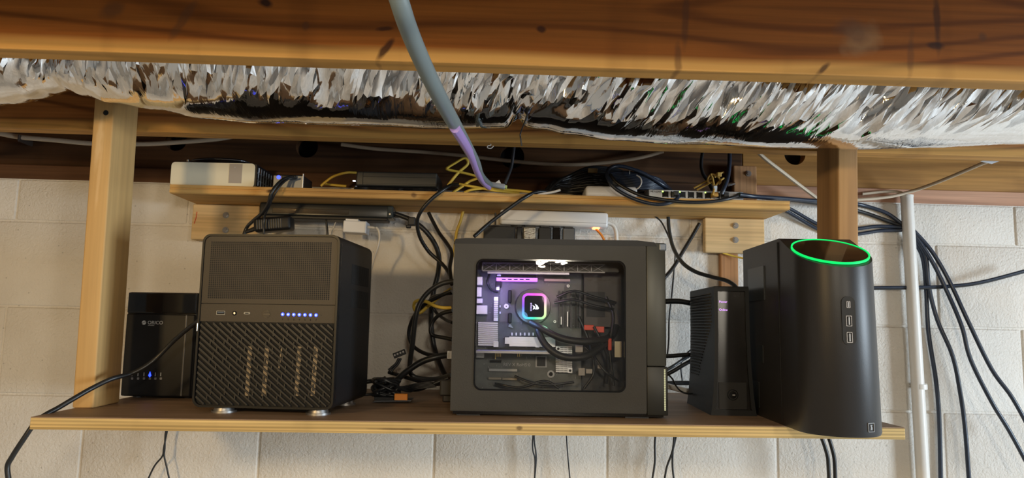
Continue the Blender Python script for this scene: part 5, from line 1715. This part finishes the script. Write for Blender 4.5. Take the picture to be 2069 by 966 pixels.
bm = B(); rbox(bm, -0.010, 0.014, -0.009, 0.009, 0.0, 0.014, 0.002, 1); obj('heel', bm, M_RUBBER, s_)
p = at(907, 717, 1.47); s_ = thing('metal_plug', 'small silver metal plug at the back of the windowed case', 'plug', p)
bm = B(); rbox(bm, -0.004, 0.012, -0.004, 0.008, -0.009, 0.009, 0.001, 1); obj('shell', bm, M_SILVER, s_)
bm = B(); box(bm, -0.0015, 0.0015, -0.0046, -0.003, -0.006, 0.004); obj('slot', bm, M_PRINT, s_)
# clump: fan of black wires with a four pin plug and a little board
p = at(780, 790, 1.47)
cp = thing('cable_clump', 'tangled black wire clump with a four hole plug sticking up', 'cable bundle', (p.x, 1.47, zs(p.x)))
o0 = cp.location
random.seed(5)
for i in range(12):
    a0 = random.uniform(0, 6.28)
    pts = []
    for k in range(8):
        t = a0+k*0.9
        pts.append(Vector((0.022*math.cos(t)*(1+0.3*random.random()), 0.016*math.sin(t)+random.uniform(-.006, .006), 0.022+0.016*math.sin(t*0.7+i)+0.004)))
    bm = B(); tube(bm, smooth_path(pts, 5), 0.0032, 6); obj('strand', bm, M_CABLE, cp, smooth=1.2)
for k_, pts in enumerate(([(785, 748, 1.47), (792, 742, 1.47), (800, 735, 1.47), (806, 724, 1.47)], [(790, 752, 1.47), (796, 744, 1.47), (804, 736, 1.47), (810, 724, 1.47)])):
    bm = B(); tube(bm, smooth_path([at(*q)-o0 for q in pts], 5), 0.0026, 6); obj('lead', bm, M_CABLE, cp, smooth=1.2)
q = at(807, 715, 1.47)-o0
Mq = Matrix.Translation(q) @ Matrix.Rotation(-0.40, 4, 'Y')
bm = B(); rbox(bm, -0.0125, 0.0125, -0.004, 0.006, -0.0055, 0.0055, 0.001, 1, Mq); mx = obj('four_hole_plug', bm, M_BLACK, cp)
for i in range(4):
    bm = B(); cyl(bm, Mq @ Vector((-0.009+i*0.006, -0.0042, 0.001)), Mq @ Vector((-0.009+i*0.006, -0.003, 0.001)), 0.0019, seg=10); obj('plug_hole', bm, M_GREYLBL, mx)
for i in range(5):
    pts = [(790+i*3, 778+i*2, 1.465), (812+i*4, 782+i*2.4, 1.46), (840, 776+i*2.6, 1.455), (870+i*3, 772+i*2.2, 1.455)]
    bm = B(); tube(bm, smooth_path([at(*q)-o0 for q in pts], 5), 0.0018, 6); obj('thin_wire', bm, M_CABLE, cp, smooth=1.2)
p = at(790, 802, 1.42)
bd = thing('adapter_board', 'small dark circuit board with an orange block lying on the shelf', 'circuit board', (p.x, 1.42, zs(p.x)))
bm = B(); poly_prism(bm, [(-0.036, 0.001), (0.038, 0.0045), (0.040, 0.0065), (-0.030, 0.0045)], 0, 0.05); obj('board', bm, M_PCB, bd)
bm = B(); rbox(bm, 0.006, 0.031, 0.002, 0.014, 0.005, 0.018, 0.001, 1); obj('orange_block', bm, M_ORANGE, bd, label='orange terminal block')
bm = B(); box(bm, -0.034, 0.004, 0.01, 0.04, 0.004, 0.010); obj('black_chip', bm, M_BLACK, bd)
cable('black_lead', 'black lead poking out low from behind the bronze cube computer', [(735, 772, 1.50), (752, 770, 1.50), (770, 768, 1.49), (780, 764, 1.49)], 0.0045, M_CABLE)
cable('black_lead', 'thin black lead lying by the bronze cube computer', [(732, 798, 1.46), (750, 797, 1.46), (768, 797, 1.45)], 0.0028, M_CABLE)
# adapter cords left
cable('adapter_cable', 'black cord from the mini computer down to the ribbed adapter', [(590, 358, 1.56), (575, 362, 1.55), (560, 374, 1.535), (548, 392, 1.53), (543, 410, 1.54), (530, 430, 1.57), (512, 446, 1.60), (500, 458, 1.62), (493, 475, 1.62), (490, 500, 1.62)], 0.0042, M_CABLE)
cable('adapter_cable', 'thin black cord hanging close beside the mini computer cord', [(600, 359, 1.56), (582, 362, 1.55), (566, 376, 1.532), (553, 396, 1.53), (545, 414, 1.55), (534, 440, 1.57), (533, 470, 1.57), (535, 500, 1.58)], 0.0022, M_CABLE)
cable('thin_cable', 'thin black cord hanging from the black power strip to the bronze cube computer', [(658, 440, 1.66), (660, 455, 1.66), (662, 475, 1.66), (664, 500, 1.66)], 0.0026, M_CABLE)
cable('thin_cable', 'thin white cord slanting behind the white adapter', [(683, 440, 1.68), (677, 452, 1.68), (670, 472, 1.68), (664, 495, 1.68)], 0.0014, M_WHITEC)
cable('white_cable', 'white cord hanging from the white adapter down beside the bronze cube computer', [(760, 460, 1.632), (765, 466, 1.63), (767, 480, 1.63), (763, 500, 1.63), (756, 520, 1.64), (750, 545, 1.65)], 0.0026, M_WHITEC)
cable('white_cable', 'thick white cord curving down from the right end of the white power strip', [(1228, 450, 1.665), (1238, 455, 1.665), (1244, 466, 1.665), (1246, 490, 1.665), (1246, 530, 1.665)], 0.0046, M_WHITEC)
cable('orange_wire', 'orange wire dropping from the glowing switch of the white power strip', [(1204, 463, 1.655), (1210, 469, 1.655), (1217, 478, 1.655), (1225, 495, 1.655)], 0.0028, M_ORANGE)
cable('thin_cable', 'thin black cord beside the left end of the white power strip', [(1001, 430, 1.66), (1001, 450, 1.66), (1001, 465, 1.66), (1002, 490, 1.66)], 0.0022, M_CABLE)
# right of the windowed case
cable('thin_cable', 'thin twisted black cord falling from the shelf right of the windowed case', [(1322, 436, 1.70), (1335, 447, 1.70), (1345, 465, 1.70), (1358, 495, 1.69), (1364, 515, 1.69), (1361, 555, 1.69), (1357, 600, 1.68), (1352, 645, 1.68), (1351, 690, 1.66), (1348, 720, 1.64)], 0.0020, M_CABLE)
cable('power_cable', 'grey black cord sweeping from the shelf down to the top of the modem', [(1350, 436, 1.70), (1352, 465, 1.68), (1360, 500, 1.64), (1378, 530, 1.60), (1405, 549, 1.57), (1440, 560, 1.54), (1470, 568, 1.51), (1488, 582, 1.49), (1492, 600, 1.48)], 0.0046, mat('slate_cable', (0.035, 0.042, 0.048), 0.35))
cable('black_lead', 'black lead slanting from the right mounting block down behind the windowed case', [(1413, 452, 1.69), (1400, 475, 1.68), (1380, 508, 1.66), (1362, 538, 1.64), (1344, 560, 1.62), (1325, 580, 1.61)], 0.0044, M_CABLE)
cable('power_cable', 'thick black cord bridging level from the windowed case to the modem', [(1335, 610, 1.52), (1350, 609, 1.52), (1372, 609, 1.52), (1392, 612, 1.52), (1410, 616, 1.52)], 0.0058, M_CABLE)
cable('black_lead', 'black lead bridging low from the windowed case to the modem', [(1335, 720, 1.52), (1360, 719, 1.52), (1385, 717, 1.52), (1410, 716, 1.52)], 0.0044, M_CABLE)
cable('black_lead', 'steep black lead from the case foot up behind the modem', [(1340, 760, 1.54), (1360, 750, 1.54), (1380, 738, 1.54), (1405, 724, 1.54)], 0.0044, M_CABLE)
cable('black_lead', 'grey ended black lead fanning up behind the modem', [(1342, 750, 1.56), (1360, 740, 1.56), (1378, 728, 1.57), (1405, 712, 1.57)], 0.0036, mat('slate_cable', (0, 0, 0)))
cable('thin_cable', 'thin black cord curling up against the modem back', [(1405, 700, 1.60), (1390, 712, 1.60), (1379, 724, 1.60), (1376, 745, 1.60), (1379, 772, 1.60)], 0.0018, M_CABLE)
cable('thin_cable', 'thin black cord looping on the shelf between case and modem', [(1345, 752, 1.50), (1358, 765, 1.49), (1366, 780, 1.48), (1378, 792, 1.46), (1396, 796, 1.46), (1412, 790, 1.47)], 0.0018, M_CABLE)
cable('black_lead', 'flat black lead along the wall foot between case and modem', [(1340, 775, 1.60), (1365, 774, 1.60), (1390, 774, 1.60), (1415, 775, 1.60)], 0.0050, M_CABLE)
cable('white_cable', 'white cord lying on the shelf between case and modem', [(1338, 778, 1.57), (1355, 782, 1.56), (1378, 788, 1.54), (1400, 792, 1.53), (1415, 794, 1.53)], 0.0060, M_WHITEC)
# left front cord
cable('power_cable', 'black cord crossing in front of the drive enclosure and hanging off the left shelf end', [(402, 648, 1.30), (380, 664, 1.31), (350, 690, 1.32), (318, 722, 1.32), (290, 743, 1.31), (262, 756, 1.30), (225, 766, 1.275), (185, 785, 1.255), (150, 805, 1.235), (118, 824, 1.22), (92, 838, 1.205), (72, 853, 1.195), (48, 887, 1.19), (24, 924, 1.19), (15, 945, 1.19), (20, 985, 1.19)], 0.0042, M_CABLE, sub=8)
# cables below the shelf
for lab, pts, r_ in [
        ('thin black wire under the shelf below the drive enclosure, curving left', [(340, 860, 1.69), (336, 880, 1.69), (331, 905, 1.69), (328, 922, 1.69), (312, 942, 1.69), (296, 975, 1.69)], 0.0020),
        ('thin black wire under the shelf below the drive enclosure, hanging straighter', [(337, 860, 1.69), (334, 880, 1.69), (333, 905, 1.69), (332, 922, 1.69), (337, 945, 1.69), (344, 978, 1.69)], 0.0020),
        ('left strand of the thin wire pair under the middle of the shelf', [(1078, 870, 1.70), (1076, 895, 1.70), (1077, 912, 1.70), (1081, 930, 1.70), (1080, 980, 1.70)], 0.0018),
        ('right strand of the thin wire pair under the middle of the shelf', [(1079, 870, 1.70), (1080, 895, 1.70), (1083, 915, 1.70), (1083, 935, 1.70), (1079, 980, 1.70)], 0.0018),
        ('single thin wire under the shelf right of the middle pair', [(1144, 870, 1.70), (1146, 905, 1.70), (1149, 940, 1.70), (1153, 980, 1.70)], 0.0016),
        ('thin dark wire under the shelf below the case front', [(1325, 870, 1.69), (1323, 900, 1.69), (1323, 935, 1.69), (1316, 980, 1.69)], 0.0024),
        ('left of two crossing wires under the shelf below the modem', [(1368, 870, 1.69), (1363, 895, 1.69), (1356, 920, 1.69), (1347, 945, 1.69), (1341, 980, 1.69)], 0.0024),
        ('right of two crossing wires under the shelf below the modem', [(1363, 870, 1.69), (1361, 895, 1.69), (1359, 920, 1.69), (1359, 945, 1.69), (1363, 980, 1.69)], 0.0024),
        ('left of two thick black cords under the shelf below the tower', [(1655, 872, 1.64), (1664, 895, 1.64), (1672, 922, 1.64), (1674, 945, 1.64), (1676, 985, 1.64)], 0.0046),
        ('right of two thick black cords under the shelf below the tower', [(1670, 872, 1.64), (1678, 895, 1.64), (1685, 922, 1.64), (1687, 945, 1.64), (1688, 985, 1.64)], 0.0046)]:
    cable('hanging_wire' if r_ < 0.004 else 'power_cable', lab, pts, r_, M_CABLE)
